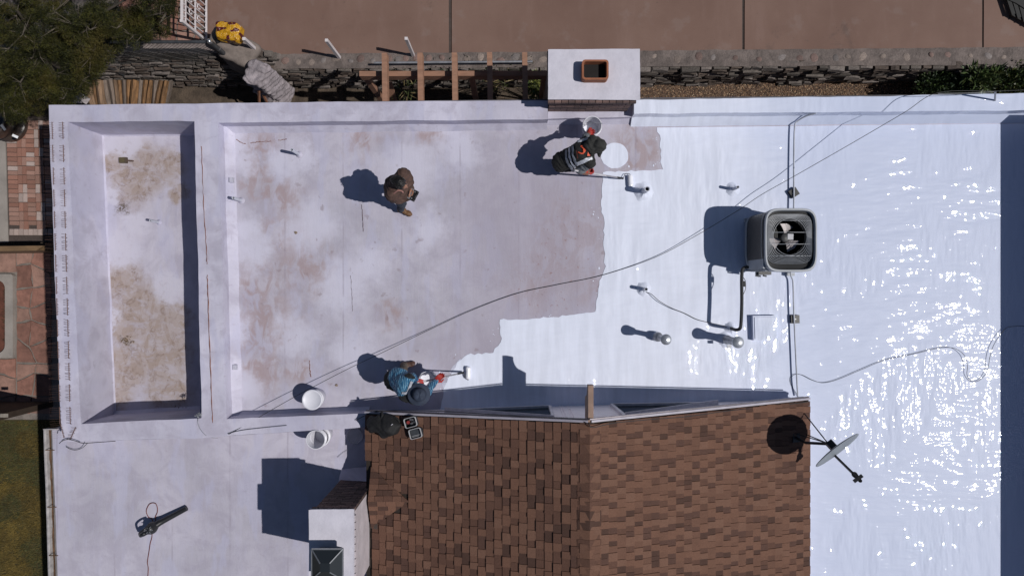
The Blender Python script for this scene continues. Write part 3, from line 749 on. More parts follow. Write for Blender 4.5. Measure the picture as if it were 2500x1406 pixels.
# terracotta flue
fz = nz + .16
fx0, fx1, fy1, fy0 = [(v - 1250) * S * (1 - fz / H) for v in (1421, 1486)] + [(703 - v) * S * (1 - fz / H) for v in (146, 195)]
def rr(x0, y0, x1, y1, rad): return [Vector((a, b, 0)) for a, b in rrect(x0, y0, x1, y1, rad, 4)]
o1 = rr(fx0, fy0, fx1, fy1, .05); i1 = rr(fx0 + .028, fy0 + .028, fx1 - .028, fy1 - .028, .03); n = len(o1)
fm = MB(); fm.add([v + Vector((0, 0, nz - .02)) for v in o1] + [v + Vector((0, 0, fz)) for v in o1] + [v + Vector((0, 0, fz)) for v in i1] + [v + Vector((0, 0, nz - .02)) for v in i1],
       [(k * n + i, k * n + (i + 1) % n, (k + 1) * n + (i + 1) % n, (k + 1) * n + i) for k in range(3) for i in range(n)])
flue = fm.build('flue', mat('terracotta', (.27, .095, .045), .75, .15, 8, bump=.2, dirt=.25), chim)
MB().add([v + Vector((0, 0, nz + .014)) for v in i1], [list(range(n))]).build('flue_shade', mat('flue_shade', (.012, .01, .01), .95), flue)  # black sheet painted as the shade down inside the flue
# south chimney beside the shingles
sz = 1.65
k_ = (1 - sz / H); qx0, qx1, qy0 = (754 - 1250) * S * k_, (864 - 1250) * S * k_, (703 - 1244) * S * k_; qyS = -647 * S
cx0, cx1 = qx0 + .03, qx1 - .03
sc_ = MB().box(((cx0 + cx1) / 2, (qy0 - .06 + qyS) / 2, (sz - .07 - .3) / 2), (cx1 - cx0, qy0 - .06 - qyS, sz - .07 + .3))
sch = sc_.build('chimney', mat('chimney_mortar_dark', (.11, .085, .08), .9, .2, 8, bump=.4), house, label='tall white capped brick chimney beside the shingles, with a black metal cowl')
cp_ = MB().patch(Vector((qx0, qyS, sz)), Vector((qx1, qyS, sz)), Vector((qx1, qy0 + .014, sz)), Vector((qx0, qy0, sz)), .05, .006, 4)
cp_.box(((qx0 + qx1) / 2, (qy0 + qyS) / 2, sz - .036), (qx1 - qx0 - .012, qy0 - qyS - .012, .06)); cp_.build('chimney_cap', m_cap, sch, smooth=True)
for j, xo in enumerate(np.arange(qx0 + .02, qx1 - .03, .105)):   # dentil bricks under the cap
    place('brick', r.choice(bk), sch, Matrix.Translation((xo + .04, qy0 - .025, sz - .11)) @ Matrix.Diagonal((.088, .05, .07, 1)))
mwb = []
o = MB().box((0, 0, 0), (1, 1, 1)).build('brick', mat('white_washed_brick', (.50, .45, .48), .8, .12, 8, bump=.4, rand=.1)); wbk = o.data; bpy.data.objects.remove(o)
yy = qy0 - .10; k = 0
while yy > qyS + .1:
    place('brick', wbk, sch, Matrix.Translation((qx1 - .022, yy - .05, sz - .105)) @ Matrix.Diagonal((.05, .09, .065, 1)))
    yy -= .104
brick_wall(sch, (cx0, qy0 - .06), (cx1, qy0 - .06), SWZ, sz - .15, (0, 1), .2, .07, .02, 6)
# painted east face
ef = MB().patch(Vector((cx1 + .006, qy0 - .07, .3)), Vector((cx1 + .006, qyS, .3)), Vector((cx1 + .006, qyS, sz - .145)), Vector((cx1 + .006, qy0 - .07, sz - .145)), .1, .003)
ef.build('painted_face', mat('white_washed_render', (.50, .45, .48), .8, .12, 3, bump=.4, bsc=14, bdist=.02), sch)
# saddle of white coating at the chimney's north foot
sd_ = MB(); a0 = Vector((cx0 - .02, qy0 - .06, SWZ + .18)); a1 = Vector((Lx + .02, qy0 - .06, SWZ + .3)); b0 = Vector((cx0 - .02, qy0 + .10, SWZ + .005)); b1 = Vector((Lx + .02, qy0 + .16, SWZ + .02))
sd_.patch(b0, b1, a1, a0, .05, .006, 4); sd_.build('flashing', m_old_wall, sch, smooth=True)
# metal flashing along the shingles
fl_ = MB(); xs0, xs1 = cx1 + .0, X(938)
q = [Vector((xs0, qy0 + .12, zl(xs0) + .014)), Vector((xs1, qy0 + .12, zl(xs1) + .03)), Vector((xs1, (703 - 1262) * S, zl(xs1) + .03)), Vector((xs0, (703 - 1262) * S, zl(xs0) + .014))]
fl_.patch(*q, .06, .004, 5); fl_.build('side_flashing', mat('brown_metal_flashing', (.055, .042, .036), .6, .2, 5), gable)
# black metal cowl
hz_ = sz + .34; kk = 1 - (sz + .2) / H
hx0, hx1, hyN = (762 - 1250) * S * kk, (838 - 1250) * S * kk, (703 - 1338) * S * kk; hyS = hyN - .42
m_cowl = NT('black_cowl'); m_cowl.base((.018, .022, .026)); m_cowl.set(Roughness=.28); m_cowl = m_cowl.m
cw = MB(); zb = sz + .22; ins = .15
e = [Vector((hx0, hyS, zb)), Vector((hx1, hyS, zb)), Vector((hx1, hyN, zb)), Vector((hx0, hyN, zb))]
tq = [Vector((hx0 + ins, hyS + ins, hz_)), Vector((hx1 - ins, hyS + ins, hz_)), Vector((hx1 - ins, hyN - ins, hz_)), Vector((hx0 + ins, hyN - ins, hz_))]
lo_ = [v - Vector((0, 0, .03)) for v in e]
cw.add(e + tq + lo_, [(4, 5, 6, 7), (0, 1, 5, 4), (1, 2, 6, 5), (2, 3, 7, 6), (3, 0, 4, 7), (8, 9, 1, 0), (9, 10, 2, 1), (10, 11, 3, 2), (11, 8, 0, 3), (11, 10, 9, 8)])
cowl = cw.build('cowl', m_cowl, sch)
m_rim = mat('grey_metal_edge', (.35, .36, .38), .35, .1, 10, metal=.7)
rim = MB()
for i in range(4):
    rim.beam(e[i], e[(i + 1) % 4], .018, .018); rim.beam(e[i] + Vector((0, 0, .004)), tq[i] + Vector((0, 0, .004)), .014, .01)
rim.build('cowl_seam', m_rim, cowl)
lg = MB()
for a in (.02, .24):
    for xs in (hx0 + .06, hx1 - .06):
        lg.box((xs, hyN - .06 - a * 1.15, sz + .1), (.03, .03, .2))
lg.box(((hx0 + hx1) / 2, hyN - .21, sz + .1), (hx1 - hx0 - .12, .30, .18)); lg.build('cowl_mesh', mat('dark_cowl_mesh', (.03, .03, .032), .6), cowl)

# ---------------------------------------------------------------- roof equipment
# condenser unit
AC = thing('air_conditioner', 'grey rooftop air conditioner with round fan grille on top', 'air conditioner', P(1880, 590))
m_acg = mat('grey_ac_paint', (.33, .35, .385), .45, .06, 4); m_acd = mat('dark_condenser_fins', (.055, .052, .050), .5, .2, 90, stretch=(1, 1, 8), bump=.5, bsc=160); m_blk = mat('black_plastic', (.014, .014, .016), .4, .2, 10)
tz = .93; bz = .12; kk = 1 - tz / H
ax0, ax1, ay1, ay0 = (1868 - 1250) * S * kk, (1996 - 1250) * S * kk, (703 - 508) * S * kk, (703 - 664) * S * kk
def bulged(x0, y0, x1, y1, rad, bulge, n=7):
    """rounded square with slightly bowed sides"""
    pts = []; cx, cy = (x0 + x1) / 2, (y0 + y1) / 2; hx, hy = (x1 - x0) / 2, (y1 - y0) / 2
    for k in range(64):
        a = 2 * math.pi * k / 64; c_, s_ = math.cos(a), math.sin(a); p = 5.2
        rr_ = (abs(c_) ** p + abs(s_) ** p) ** (-1 / p); pts.append(Vector((cx + hx * rr_ * c_, cy + hy * rr_ * s_, 0)))
    return pts
def loft(rings, caps=(True, True)):
    m = MB(); n = len(rings[0]); vv = [v for rg in rings for v in rg]
    fs = [(k * n + i, k * n + (i + 1) % n, (k + 1) * n + (i + 1) % n, (k + 1) * n + i) for k in range(len(rings) - 1) for i in range(n)]
    if caps[0]: fs.append(list(range(n))[::-1])
    if caps[1]: fs.append(list(range((len(rings) - 1) * n, len(rings) * n)))
    return m.add(vv, fs)
def at(pts, z, s=1.0, c=None):
    if c is None: c = sum(pts, Vector()) / len(pts)
    return [Vector((c.x + (p.x - c.x) * s, c.y + (p.y - c.y) * s, z)) for p in pts]
body = bulged(ax0 - .015, ay0 + .06, ax1 - .03, ay1 - .02, .1, .05); top = bulged(ax0, ay0, ax1, ay1, .1, .05)
loft([at(body, bz), at(body, tz - .06)], (True, False)).build('fin_coil', m_acd, AC, smooth=True)
loft([at(body, bz - .03, 1.02), at(body, bz + .05, 1.02)]).build('base_pan', m_acg, AC, smooth=True)
ring = loft([at(body, tz - .12, 1.012), at(top, tz - .09), at(top, tz - .02), at(top, tz, .985), at(top, tz, .935), at(top, tz - .03, .92), at(top, tz - .06, .915)], (False, False)); ring.build('top_cover', m_acg, AC, smooth=True)
MB().box(((ax0 + ax1) / 2 + .0, ay0 + .045, (tz + bz) / 2 - .04), (.70, .05, tz - bz - .16)).build('service_panel', m_acg, AC)
for fx in (ax0 + .055,):
    MB().box((ax0 + .012, ay0 + .14, (tz + bz) / 2), (.03, .17, tz - bz - .14)).build('corner_post', m_acg, AC)
    MB().box((ax0 + .032, (ay0 + ay1) / 2 + .08, (tz + bz) / 2), (.012, .012, tz - bz - .14)).build('fin_seam', m_acg, AC)
cx_, cy_ = (ax0 + ax1) / 2 - .01, (ay0 + ay1) / 2 + .05
MB().lathe((cx_, cy_, tz - .5), [(.34, 0), (.34, .36)], 40, capt=False).build('fan_shroud', m_blk, AC, smooth=True)
rim_ = loft([[Vector((cx_ + .27 * math.cos(a), cy_ + .27 * math.sin(a), tz - .14)) for a in [2 * math.pi * k / 64 for k in range(64)]], at(top, tz - .07, .912, None)], (False, False)); rim_.build('fan_deck', mat('dark_fan_deck', (.012, .013, .015), .6), AC)
fan = MB().lathe((cx_, cy_, tz - .30), [(.075, 0), (.075, .10), (.06, .115)], 20).build('fan_hub', mat('grey_hub', (.05, .05, .055), .5), AC, smooth=True)
m_blade = mat('pale_fan_blade', (.52, .48, .49), .45, .1, 5)
for k in range(3):
    a0 = R(78 + 120 * k); m = MB(); vv = []
    for j in range(5):
        rad = .07 + .16 * j / 4; hw_ = R(19 + 3 * j)
        for s_ in (-1, 0, 1): vv.append((cx_ + rad * math.cos(a0 + s_ * hw_), cy_ + rad * math.sin(a0 + s_ * hw_), tz - .26 + s_ * .04))
    m.add(vv, [(3 * j + i, 3 * j + i + 1, 3 * j + i + 4, 3 * j + i + 3) for j in range(4) for i in range(2)]); 
    b = m.build('fan_blade', m_blade, AC, smooth=True)
gr_ = MB(); cg = Vector((cx_, cy_, 0))
for k in range(8):      # concentric guard wires, round in the middle and square at the rim
    t_ = k / 7; pts = []
    for i in range(48):
        a = 2 * math.pi * i / 48; c_, s_ = math.cos(a), math.sin(a); p = 2 + 3.2 * t_
        rr_ = (abs(c_) ** p + abs(s_) ** p) ** (-1 / p); rad = .262 + (.352 - .262) * t_
        pts.append(Vector((cx_ + rad * rr_ * c_ * .985, cy_ + (rad * 1.07) * rr_ * s_ - .03 * t_, tz - .022 - .03 * t_)))
    gr_.tube(pts + [pts[0]], .0036, 4, False)
for k in range(4):
    y_ = cy_ - .27 + .18 * k; gr_.tube([(cx_ - .33, y_ - .02, tz - .055), (cx_, y_ - .02, tz - .025), (cx_ + .33, y_ - .02, tz - .055)], .004, 4)
gr_.build('fan_grille', mat('grille_wire', (.26, .28, .32), .4, .1, 10), AC)
MB().lathe((cx_, cy_, tz - .035), [(.062, 0), (.062, .03)], 4, Matrix.Rotation(R(42), 3, 'Z')).build('grille_badge', mat('badge_grey', (.36, .36, .39), .4), AC)
for yy in (ay0 + .06, ay1 - .10): MB().box(((ax0 + ax1) / 2 - .0, yy, .05), (ax1 - ax0 + .02, .06, .075)).build('stand_rail', m_acg, AC)
MB().box((ax1 - .06, ay0 - .02, .06), (.12, .05, .07)).build('bracket', m_acg, AC)
vb = MB()
for i, (dx, dz) in enumerate(((.06, .45), (.11, .38), (.17, .47))): vb.tube([(ax0 + dx, ay0 + .01, dz), (ax0 + dx - .02, ay0 - .05, dz - .02), (ax0 + dx + .04, ay0 - .055, dz - .06)], .014, 6)
vb.box((ax0 + .16, ay0 - .01, .42), (.20, .05, .16)); vb.build('service_valve', mat('dark_valve', (.06, .06, .065), .5), AC)

def conduit(label, pts, rad, m, z, group=None, name='conduit'):
    pp = smooth_path([P(x, y, zz) for x, y, zz in pts], 6)
    return tag(MB().tube(pp, rad, 8).build(name, m, smooth=True), label, 'conduit' if name == 'conduit' else 'pipe', group)
m_cond = mat('white_painted_conduit', (.40, .42, .48), .5, .15, 5)
conduit('thin painted conduit running north from the air conditioner to the parapet', [(1992, 277, .30), (1968, 284, .2), (1948, 296, .1), (1940, 312, .085), (1938, 400, .085), (1938, 510, .09), (1935, 560, .1)], .013, m_cond, .08)
conduit('thin painted conduit running south from the air conditioner to the gable', [(1928, 640, .1), (1931, 672, .09), (1936, 690, .085), (1938, 760, .085), (1942, 850, .085), (1946, 935, .085), (1948, 968, .06)], .013, m_cond, .08)
for (x, y, a, lab) in ((1937, 471, 33, 'dark square support block turned askew under the conduit north of the air conditioner'), (1940, 779, 2, 'dark square support block under the conduit south of the air conditioner')):
    b = thing('support_block', lab, 'block', P(x, y), 'conduit support blocks'); Mz = Matrix.Rotation(R(a), 3, 'Z')
    MB().box(P(x, y, .035), (.135, .135, .07), Mz).build('block', m_blk, b); MB().box(P(x, y, .073) + Mz @ Vector((.0, 0, 0)), (.05, .012, .008), Mz).build('clamp', m_rim, b)
m_ins = mat('black_pipe_insulation', (.02, .021, .024), .7, .3, 30, bump=.5)
lp = [(1826, 652, .46), (1815, 655, .49), (1811, 672, .5), (1811, 740, .5), (1809, 790, .5), (1806, 802, .48), (1797, 805, .38), (1789, 803, .2), (1784, 801, 0)]
ls = thing('refrigerant_line', 'black insulated refrigerant pipe standing above the roof beside the air conditioner', 'pipe', P(1784, 801))
MB().tube(smooth_path([P(*p) for p in lp], 6), .027, 10).build('insulated_pipe', m_ins, ls, smooth=True)
MB().box(P(1815, 693, .50), (.055, .09, .05)).build('filter_drier', m_ins, ls); MB().tube(smooth_path([P(1812, 676, .5), P(1819, 684, .5), P(1820, 705, .5), P(1813, 722, .5)], 6), .006, 5).build('control_wire', m_blk, ls)
def mound(x, y, rad, hgt, parent, seed, m):
    r = random.Random(seed); c = P(x, y); vv = [c + Vector((0, 0, hgt))]; n = 20
    for j, (f, hh) in enumerate(((.35, .75), (.65, .28), (1.0, 0.012))):
        for k in range(n):
            a = 2 * math.pi * k / n; q = rad * f * r.uniform(.85, 1.15); vv.append(c + Vector((q * math.cos(a), q * math.sin(a), hgt * hh * r.uniform(.75, 1.25) + .001)))
    fs = [(0, 1 + k, 1 + (k + 1) % n) for k in range(n)] + [(1 + j * n + k, 1 + j * n + (k + 1) % n, 1 + (j + 1) * n + (k + 1) % n, 1 + (j + 1) * n + k) for j in range(2) for k in range(n)]
    return MB().add(vv, fs).build('flashing', m, parent, smooth=True)
mound(1782, 800, .11, .10, ls, 5, m_fresh)
# plumbing vent stubs: (plan px, py, height, radius, floor z, wet)
m_pvc = mat('painted_vent_pipe', (.50, .52, .60), .5, .15, 10); m_hole = mat('pipe_bore', (.008, .008, .01), .9)
stubs = [(1570, 469, .36, .045, 0, 1, 'stout coated vent pipe beside the paint roller of the worker in the black vest'), (1788, 463, .28, .026, 0, 1, 'slim coated vent pipe north of the air conditioner shade'), (1570, 706, .27, .030, 0, 1, 'coated vent pipe stub with a thin wire leading away from it'),
         (731, 378, .40, .026, 0, 0, 'thin vent pipe near the north west corner of the main roof'), (590, 490, .34, .026, 0, 0, 'thin vent pipe beside the partition parapet with tan stains'), (389, 543, .30, .022, PIT, 0, 'short vent pipe in the sunken roof section')]
for i, (x, y, h_, rad, z0, wet, lab) in enumerate(stubs):
    c = P(x, y, z0); v = thing('vent_pipe', lab, 'vent pipe', c, 'small vent pipes on the roof')
    MB().lathe(c, [(rad, -.02), (rad, h_), (rad * .72, h_), (rad * .72, h_ - .08)], 16, capb=False, capt=False).build('pipe', m_pvc, v, smooth=True)
    MB().lathe(c, [(rad * .71, h_ - .078), (rad * .7, h_ - .07)], 12).build('bore', m_hole, v)
    if z0 == 0 and wet: mound(x, y, .06 + rad * 2.4, .06 + rad, v, i, m_fresh)
    else: MB().lathe(c, [(rad * 2.2, .008), (rad * 1.5, .025), (rad, .05)], 14, capb=False, capt=False).build('collar', m_old_wall, v, smooth=True)
m_galv = mat('galvanised_cap', (.52, .54, .58), .38, .2, 12, metal=.75, bump=.1); m_gpipe = mat('grey_flue_metal', (.30, .31, .34), .45, .2, 8, metal=.5)
def flue_vent(x, y, h_, rp, rc, lab, collar):
    c = P(x, y); v = thing('flue_vent', lab, 'vent', c, 'metal flue vents with round caps')
    MB().lathe(c, [(rp, -.01), (rp, h_ - .04)], 20, capb=False).build('pipe', m_gpipe, v, smooth=True)
    MB().lathe(c, [(rc * .8, h_ - .16), (rc * .92, h_ - .09), (rc * .9, h_ - .075), (rc * .55, h_ - .07)], 24, capb=False, capt=False).build('lower_skirt', m_gpipe, v, smooth=True)
    cap = MB().lathe(c, [(rc, h_ - .045), (rc, h_ - .02), (rc * .8, h_ - .006), (rc * .35, h_ + .006), (.004, h_ + .014)], 28).build('cap', m_galv, v, smooth=True)
    MB().lathe(c, [(rp * collar, .10), (rp * collar * .9, .17), (rp * 1.02, .2)], 22, capb=False, capt=False).build('storm_collar', m_gpipe, v, smooth=True)
    mound(x, y, rp * 2.3, .09, v, int(x), m_fresh); return v
flue_vent(1603, 821, .72, .042, .084, 'slim metal flue vent with a round cap and wide storm collar, the western of two', 1.9)
v = flue_vent(1771, 828, .66, .062, .092, 'thick metal flue vent with a round cap and a small tag, nearer the low hatch', 1.25)
MB().box(P(1780, 845, .3), (.07, .045, .035)).build('tag', m_gpipe, v)
ht = thing('roof_hatch', 'low square curb painted over white, between the flue vent and the conduit', 'hatch', P(1866, 800))
cc = [P(1838, 771, .1), P(1897, 770, .1), P(1897, 828, .1), P(1840, 831, .1)]
MB().prism([c for c in cc][::-1], -.01, .10).build('curb', m_fresh, ht)
MB().prism([c + (sum(cc, Vector()) / 4 - c) * .12 for c in cc][::-1], .10, .112).build('lid', m_fresh, ht)

# satellite dish on the eave
dc = P(2042, 1097, 1.18); dish = thing('satellite_dish', 'grey satellite dish on a mast at the edge of the shingles', 'satellite dish', Vector((P(1915, 1058, .48).x, P(1915, 1058, .48).y, .46)))
e_ = R(31.5); nd = Vector((.59 * math.cos(e_), -.81 * math.cos(e_), math.sin(e_))).normalized(); ud = Vector((0, 0, 1)) - nd * nd.z; ud.normalize(); rd = ud.cross(nd)
Md = Matrix((rd, ud, nd)).transposed()
m_dish = mat('grey_dish', (.19, .215, .245), .5, .06, 6); m_dark = mat('dark_steel', (.035, .036, .04), .5, .2, 10, metal=.4)
prof = [(r_, .28 * r_ * r_ ) for r_ in (0.004, .08, .16, .24, .32, .385)]; back = [(r_, z - .014) for r_, z in prof[::-1]]
MB().lathe(dc - nd * .02, prof + [(.392, prof[-1][1] - .005)] + back, 36, Md, False, False).build('reflector', m_dish, dish, smooth=True)
ft = Vector((X(1915), (703 - 1053) * S, zr(X(1915)) + .02)); hub = dc - nd * .10 - ud * .05
MB().tube([ft, Vector((ft.x, ft.y, ft.z + .35)), hub - Vector((0, 0, .12)) * .5, hub], .022, 10).build('mast', m_dark, dish, smooth=True)
MB().box(hub, (.10, .11, .12), Md).build('bracket', m_dark, dish)
MB().box(ft, (.14, .14, .02), Matrix.Rotation(R(20), 3, 'Y')).build('foot_plate', m_dark, dish)
lnb = dc + nd * .46 - ud * .24
MB().beam(dc - ud * .36 + nd * .02, lnb, .03, .045).build('feed_arm', m_dark, dish)
ln = MB(); ln.lathe(lnb, [(.028, -.04), (.03, .03), (.04, .05), (.042, .07)], 14, Matrix((rd, -ud.cross(rd), -nd)).transposed()); ln.box(lnb - ud * .01, (.15, .05, .05), Md); ln.build('feed_horn', m_dark, dish)
for x, y in ((1966, 1009), (1937, 1056), (1972, 1062)):
    xx_ = X(1250 + (x - 1250) * .96); MB().tube([(xx_, (703 - y) * S * .96, zroof(min(xx_, Rx - .01)) + .01), hub - Vector((0, 0, .1))], .009, 6).build('strut', m_dark, dish, smooth=True)

# cables
m_cab = mat('black_cable', (.018, .018, .02), .6)
def cable(name, label, pts, rad=.006, m=None, n=8, cat='cable'):
    return tag(MB().tube(smooth_path([P(*p) for p in pts], n), rad, 5).build(name, m or m_cab, smooth=True), label, cat)
cable('overhead_cable', 'long black cable sagging diagonally across the whole roof', [(2560, 218, .72), (2432, 223, .72), (2290, 227, .74), (2205, 277, .66), (2080, 350, .48), (1940, 430, .26), (1860, 475, .18), (1800, 515, .13), (1700, 575, .07), (1600, 628, .04), (1470, 672, .02), (1360, 695, .02), (1260, 717, .02), (1150, 758, .03), (1050, 804, .04), (930, 862, .10), (840, 905, .16), (720, 968, .24), (620, 1025, .32), (558, 1060, .38)], .0048)
cable('antenna_cable', 'thin black cable looping across the glossy east roof', [(1950, 968, .03), (1935, 945, .02), (1930, 925, .02), (1940, 914, .03), (1958, 915, .03), (1985, 928, .03), (2010, 934, .03), (2045, 926, .03), (2100, 903, .03), (2160, 879, .03), (2230, 864, .03), (2290, 850, .04), (2325, 849, .05), (2345, 858, .06), (2357, 872, .06), (2362, 895, .05), (2361, 915, .04), (2373, 931, .03), (2392, 927, .03), (2410, 905, .04), (2417, 870, .05), (2426, 842, .05), (2446, 812, .05), (2470, 797, .04), (2560, 797, .04)], .0042)
cable('gable_cable', 'black cable lying along the rake of the gable', [(868, 1026, .38), (900, 1010, .47), (935, 1003, .6), (1000, 1002, .65), (1090, 1004, .9), (1200, 1011, 1.15), (1340, 1018, 1.4), (1400, 1022, 1.55), (1436, 1034, 1.75), (1447, 1043, 1.76), (1500, 1032, 1.68), (1580, 1024, 1.5), (1680, 1016, 1.3), (1780, 1002, .95), (1880, 992, .62), (1975, 980, .42)], .006)
cable('vent_wire', 'thin wire from the vent pipe stub to the refrigerant pipe', [(1572, 711, .05), (1590, 718, .06), (1610, 735, .07), (1640, 752, .06), (1670, 764, .03), (1700, 779, .03), (1725, 786, .04), (1760, 794, .03), (1790, 803, .05)], .0055, m_cab)
cable('corner_wire', 'loose bundle of black wire curling over the south west parapet corner', [(145, 1082, .3), (150, 1077, .38), (165, 1072, .40), (185, 1076, .40), (203, 1081, .36), (240, 1079, .1), (282, 1076, -.1)], .006)
cable('wire_loop', 'short curled wire below the south west parapet corner', [(161, 1090, -.1), (170, 1095, -.1), (184, 1098, -.1), (200, 1093, -.1), (214, 1081, .05)], .005)
cable('pit_wire', 'pale twisted wire hanging from the partition corner of the sunken roof', [(484, 1018, .37), (483, 1030, .36), (488, 1045, .36), (500, 1060, .36), (515, 1067, .3), (532, 1069, .1)], .004, m_rim)
r = random.Random(9); kn = MB()
for k in range(12):
    c = P(485 + r.uniform(-5, 5), 1014 + r.uniform(-6, 6), .38); kn.tube([c + Vector((r.uniform(-1, 1), r.uniform(-1, 1), r.uniform(0, .6))) * .035 for _ in range(4)], .004, 4)
tag(kn.build('wire_knot', m_rim), 'pale tangled knot of wire at the end of the partition parapet', 'wire')
cable('string', 'thin pale string trailing from the shaded bucket lid', [(880, 1053, -.11), (873, 1068, -.11), (864, 1085, -.12), (855, 1095, -.13), (838, 1104, -.13), (824, 1116, -.13)], .003, m_rim, 8, 'string')
cable('parapet_wire', 'two frayed wires along the south parapet', [(556, 1058, .37), (590, 1050, .37), (640, 1044, .37), (700, 1038, .37)], .004)
# pole holding the cable at the north east parapet
pl_ = thing('cable_mast', 'short grey mast at the north east parapet holding the overhead cable', 'pole', P(2430, 252, .35))
MB().tube([P(2429, 246, .34), P(2430, 224, .72)], .014, 10).build('tube', m_gpipe, pl_, smooth=True)
MB().tube([P(2429, 225, .71), P(2360, 228, .72), P(2290, 229, .76)], .004, 5).build('stay_wire', m_rim, pl_)

# bird spikes along the west parapet
m_spk = mat('rusty_spike_wire', (.15, .085, .07), .7, .3, 20)
def spike_strip(x, y, L, lean, label, group, side):
    c = P(x, y, PZ + .012); t = thing('bird_spike', label, 'bird spikes', c, group); d = Vector((math.sin(lean), -math.cos(lean), 0)); q = Vector((d.y, -d.x, 0))
    Lm = L * S * .97; MB().beam(c - d * Lm / 2, c + d * Lm / 2, .009, .006).build('rail', m_spk, t)
    w_ = MB(); r = random.Random(int(x * 7 + y))
    for k in range(8):
        b = c + d * Lm * ((k + .5) / 8 - .5)
        for sgn in (-1, 1):
            tipv = b + Vector((sgn * (.125 if side == 0 and sgn < 0 else .045), r.uniform(-.02, .02), (.06 if side == 0 and sgn < 0 else .03) if sgn else .11))
            w_.tube([b, tipv], .0012 if (side == 0 and sgn < 0) else .0024, 3, False)
    w_.build('spike', m_spk, t); return t
ys_ = [319, 375, 430, 484, 537, 591, 643, 697, 749, 801, 854, 907, 959, 1014]
for i, y in enumerate(ys_):
    xo = 127 + (y - 300) * .0265; xi = 153 + (y - 300) * .0255
    spike_strip(xo, y, 42, R(1.6), 'rusty bird spike strip, %s from the north in the outer row on the west parapet' % ORD[i], 'outer row of bird spikes', 0)
    spike_strip(xi, y, 42, R(1.5), 'rusty bird spike strip, %s from the north in the inner row on the west parapet' % ORD[i], 'inner row of bird spikes', 1)
spike_strip(152, 1052, 34, R(14), 'rusty bird spike strip slanting inward at the south west parapet corner', None, 0)
spike_strip(178, 1058, 34, R(-24), 'rusty bird spike strip slanting outward at the south west parapet corner', None, 1)
# ---------------------------------------------------------------- north strip: rock walls, fence, pergola, plants
m_stone = [mat('grey_slate', (.105, .090, .080), .85, .35, 7, bump=.7, bsc=14, bdist=.02, dirt=.3, rand=.3), mat('brown_slate', (.080, .060, .050), .85, .35, 7, bump=.7, bsc=14, bdist=.02, dirt=.3, rand=.3), mat('pale_slate', (.150, .128, .118), .85, .3, 7, bump=.7, bsc=14, bdist=.02, dirt=.3, rand=.25)]
st_me = []
for k in range(6):
    r = random.Random(60 + k); m = MB(); n = 8
    lo = []; hi = []
    for i in range(n):
        a = 2 * math.pi * i / n; c_, s_ = math.cos(a), math.sin(a); rr_ = (abs(c_) ** 4 + abs(s_) ** 4) ** -.25 * r.uniform(.86, 1.04)
        lo.append(Vector((.5 * rr_ * c_, .5 * rr_ * s_, -.5))); hi.append(Vector((.5 * rr_ * c_ * r.uniform(.8, .95), .5 * rr_ * s_ * r.uniform(.75, .95), .5 * r.uniform(.6, 1.1))))
    m.add(lo + hi, [list(range(n, 2 * n))] + [(i, (i + 1) % n, n + (i + 1) % n, n + i) for i in range(n)])
    o = m.build('stone', m_stone[k % 3]); st_me.append(o.data); bpy.data.objects.remove(o)
def rock_wall(w_, topf, botf, x0, x1, rowh, lens, seed, depth=.10, fit=(.97, .75, 1.12)):
    """stones laid in rows on the leaning face between a top line and a foot line (functions px -> world point)"""
    r = random.Random(seed); H0 = (topf((x0 + x1) / 2) - botf((x0 + x1) / 2)).length; nr = max(2, round(H0 / rowh))
    for j in range(nr):
        x = x0 + r.uniform(-8, 0); t = (j + .5) / nr
        while x < x1:
            ln = r.uniform(*lens)
            if x + ln / 2 > x1 + 6: break
            xm = x + ln / 2; a = botf(x).lerp(topf(x), t); b = botf(x + ln).lerp(topf(x + ln), t); c = (a + b) / 2
            ux = (b - a).normalized(); uz0 = (topf(xm) - botf(xm)).normalized(); nn = ux.cross(uz0).normalized()
            if nn.y > 0: nn = -nn
            uz = nn.cross(ux) if nn.cross(ux).z > 0 else -nn.cross(ux)
            M3 = Matrix((ux, uz, nn)).transposed()
            ang = r.uniform(-.16, .16)
            M_ = Matrix.Translation(c + nn * r.uniform(-.02, .035)) @ M3.to_4x4() @ Matrix.Rotation(ang, 4, 'Z') @ Matrix.Rotation(r.uniform(-.25, .12), 4, 'X') @ Matrix.Diagonal(((b - a).length * fit[0] * r.uniform(.94, 1.06), rowh * r.uniform(fit[1], fit[2]), depth * r.uniform(.7, 1.3), 1))
            place('stone', r.choice(st_me), w_, M_); x += ln
LT, LB = -1.88, GZ
def ltop(px): return P(px, 129 + (px - 450) * .012, LT)
def lbot(px): return P(px, 207 + (px - 450) * .02 if px < 640 else 211, LB)
wL = thing('rock_wall', 'tall dry stacked slate wall behind the chain link fence, firewood at its foot', 'rock wall', lbot(400))
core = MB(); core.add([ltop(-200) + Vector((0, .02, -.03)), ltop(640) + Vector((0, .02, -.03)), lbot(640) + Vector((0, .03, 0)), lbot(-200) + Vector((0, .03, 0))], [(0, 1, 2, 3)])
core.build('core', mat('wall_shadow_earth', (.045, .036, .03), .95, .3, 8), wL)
rock_wall(wL, ltop, lbot, 205, 668, .072, (16, 54), 4, .12, (1.05, .7, 1.4))
cpL = MB().patch(ltop(-200) + Vector((0, -.02, .02)), ltop(585) + Vector((0, -.02, .02)), P(545, 106, LT) , P(-200, 98, LT), .12, .012, 3); 
for v in cpL.v: v.z += .012
cpL.build('cap', mat('pale_mortar_cap', (.27, .225, .215), .9, .2, 5, bump=.5, bsc=30, dirt=.3), wL, smooth=True)
core2 = MB().add([P(-200, 98, LT), P(545, 106, LT), P(545, 106, UZ - .1), P(-200, 98, UZ - .1)], [(0, 1, 2, 3)]); core2.build('back_face', m_mortar, wL)
RT = -2.33
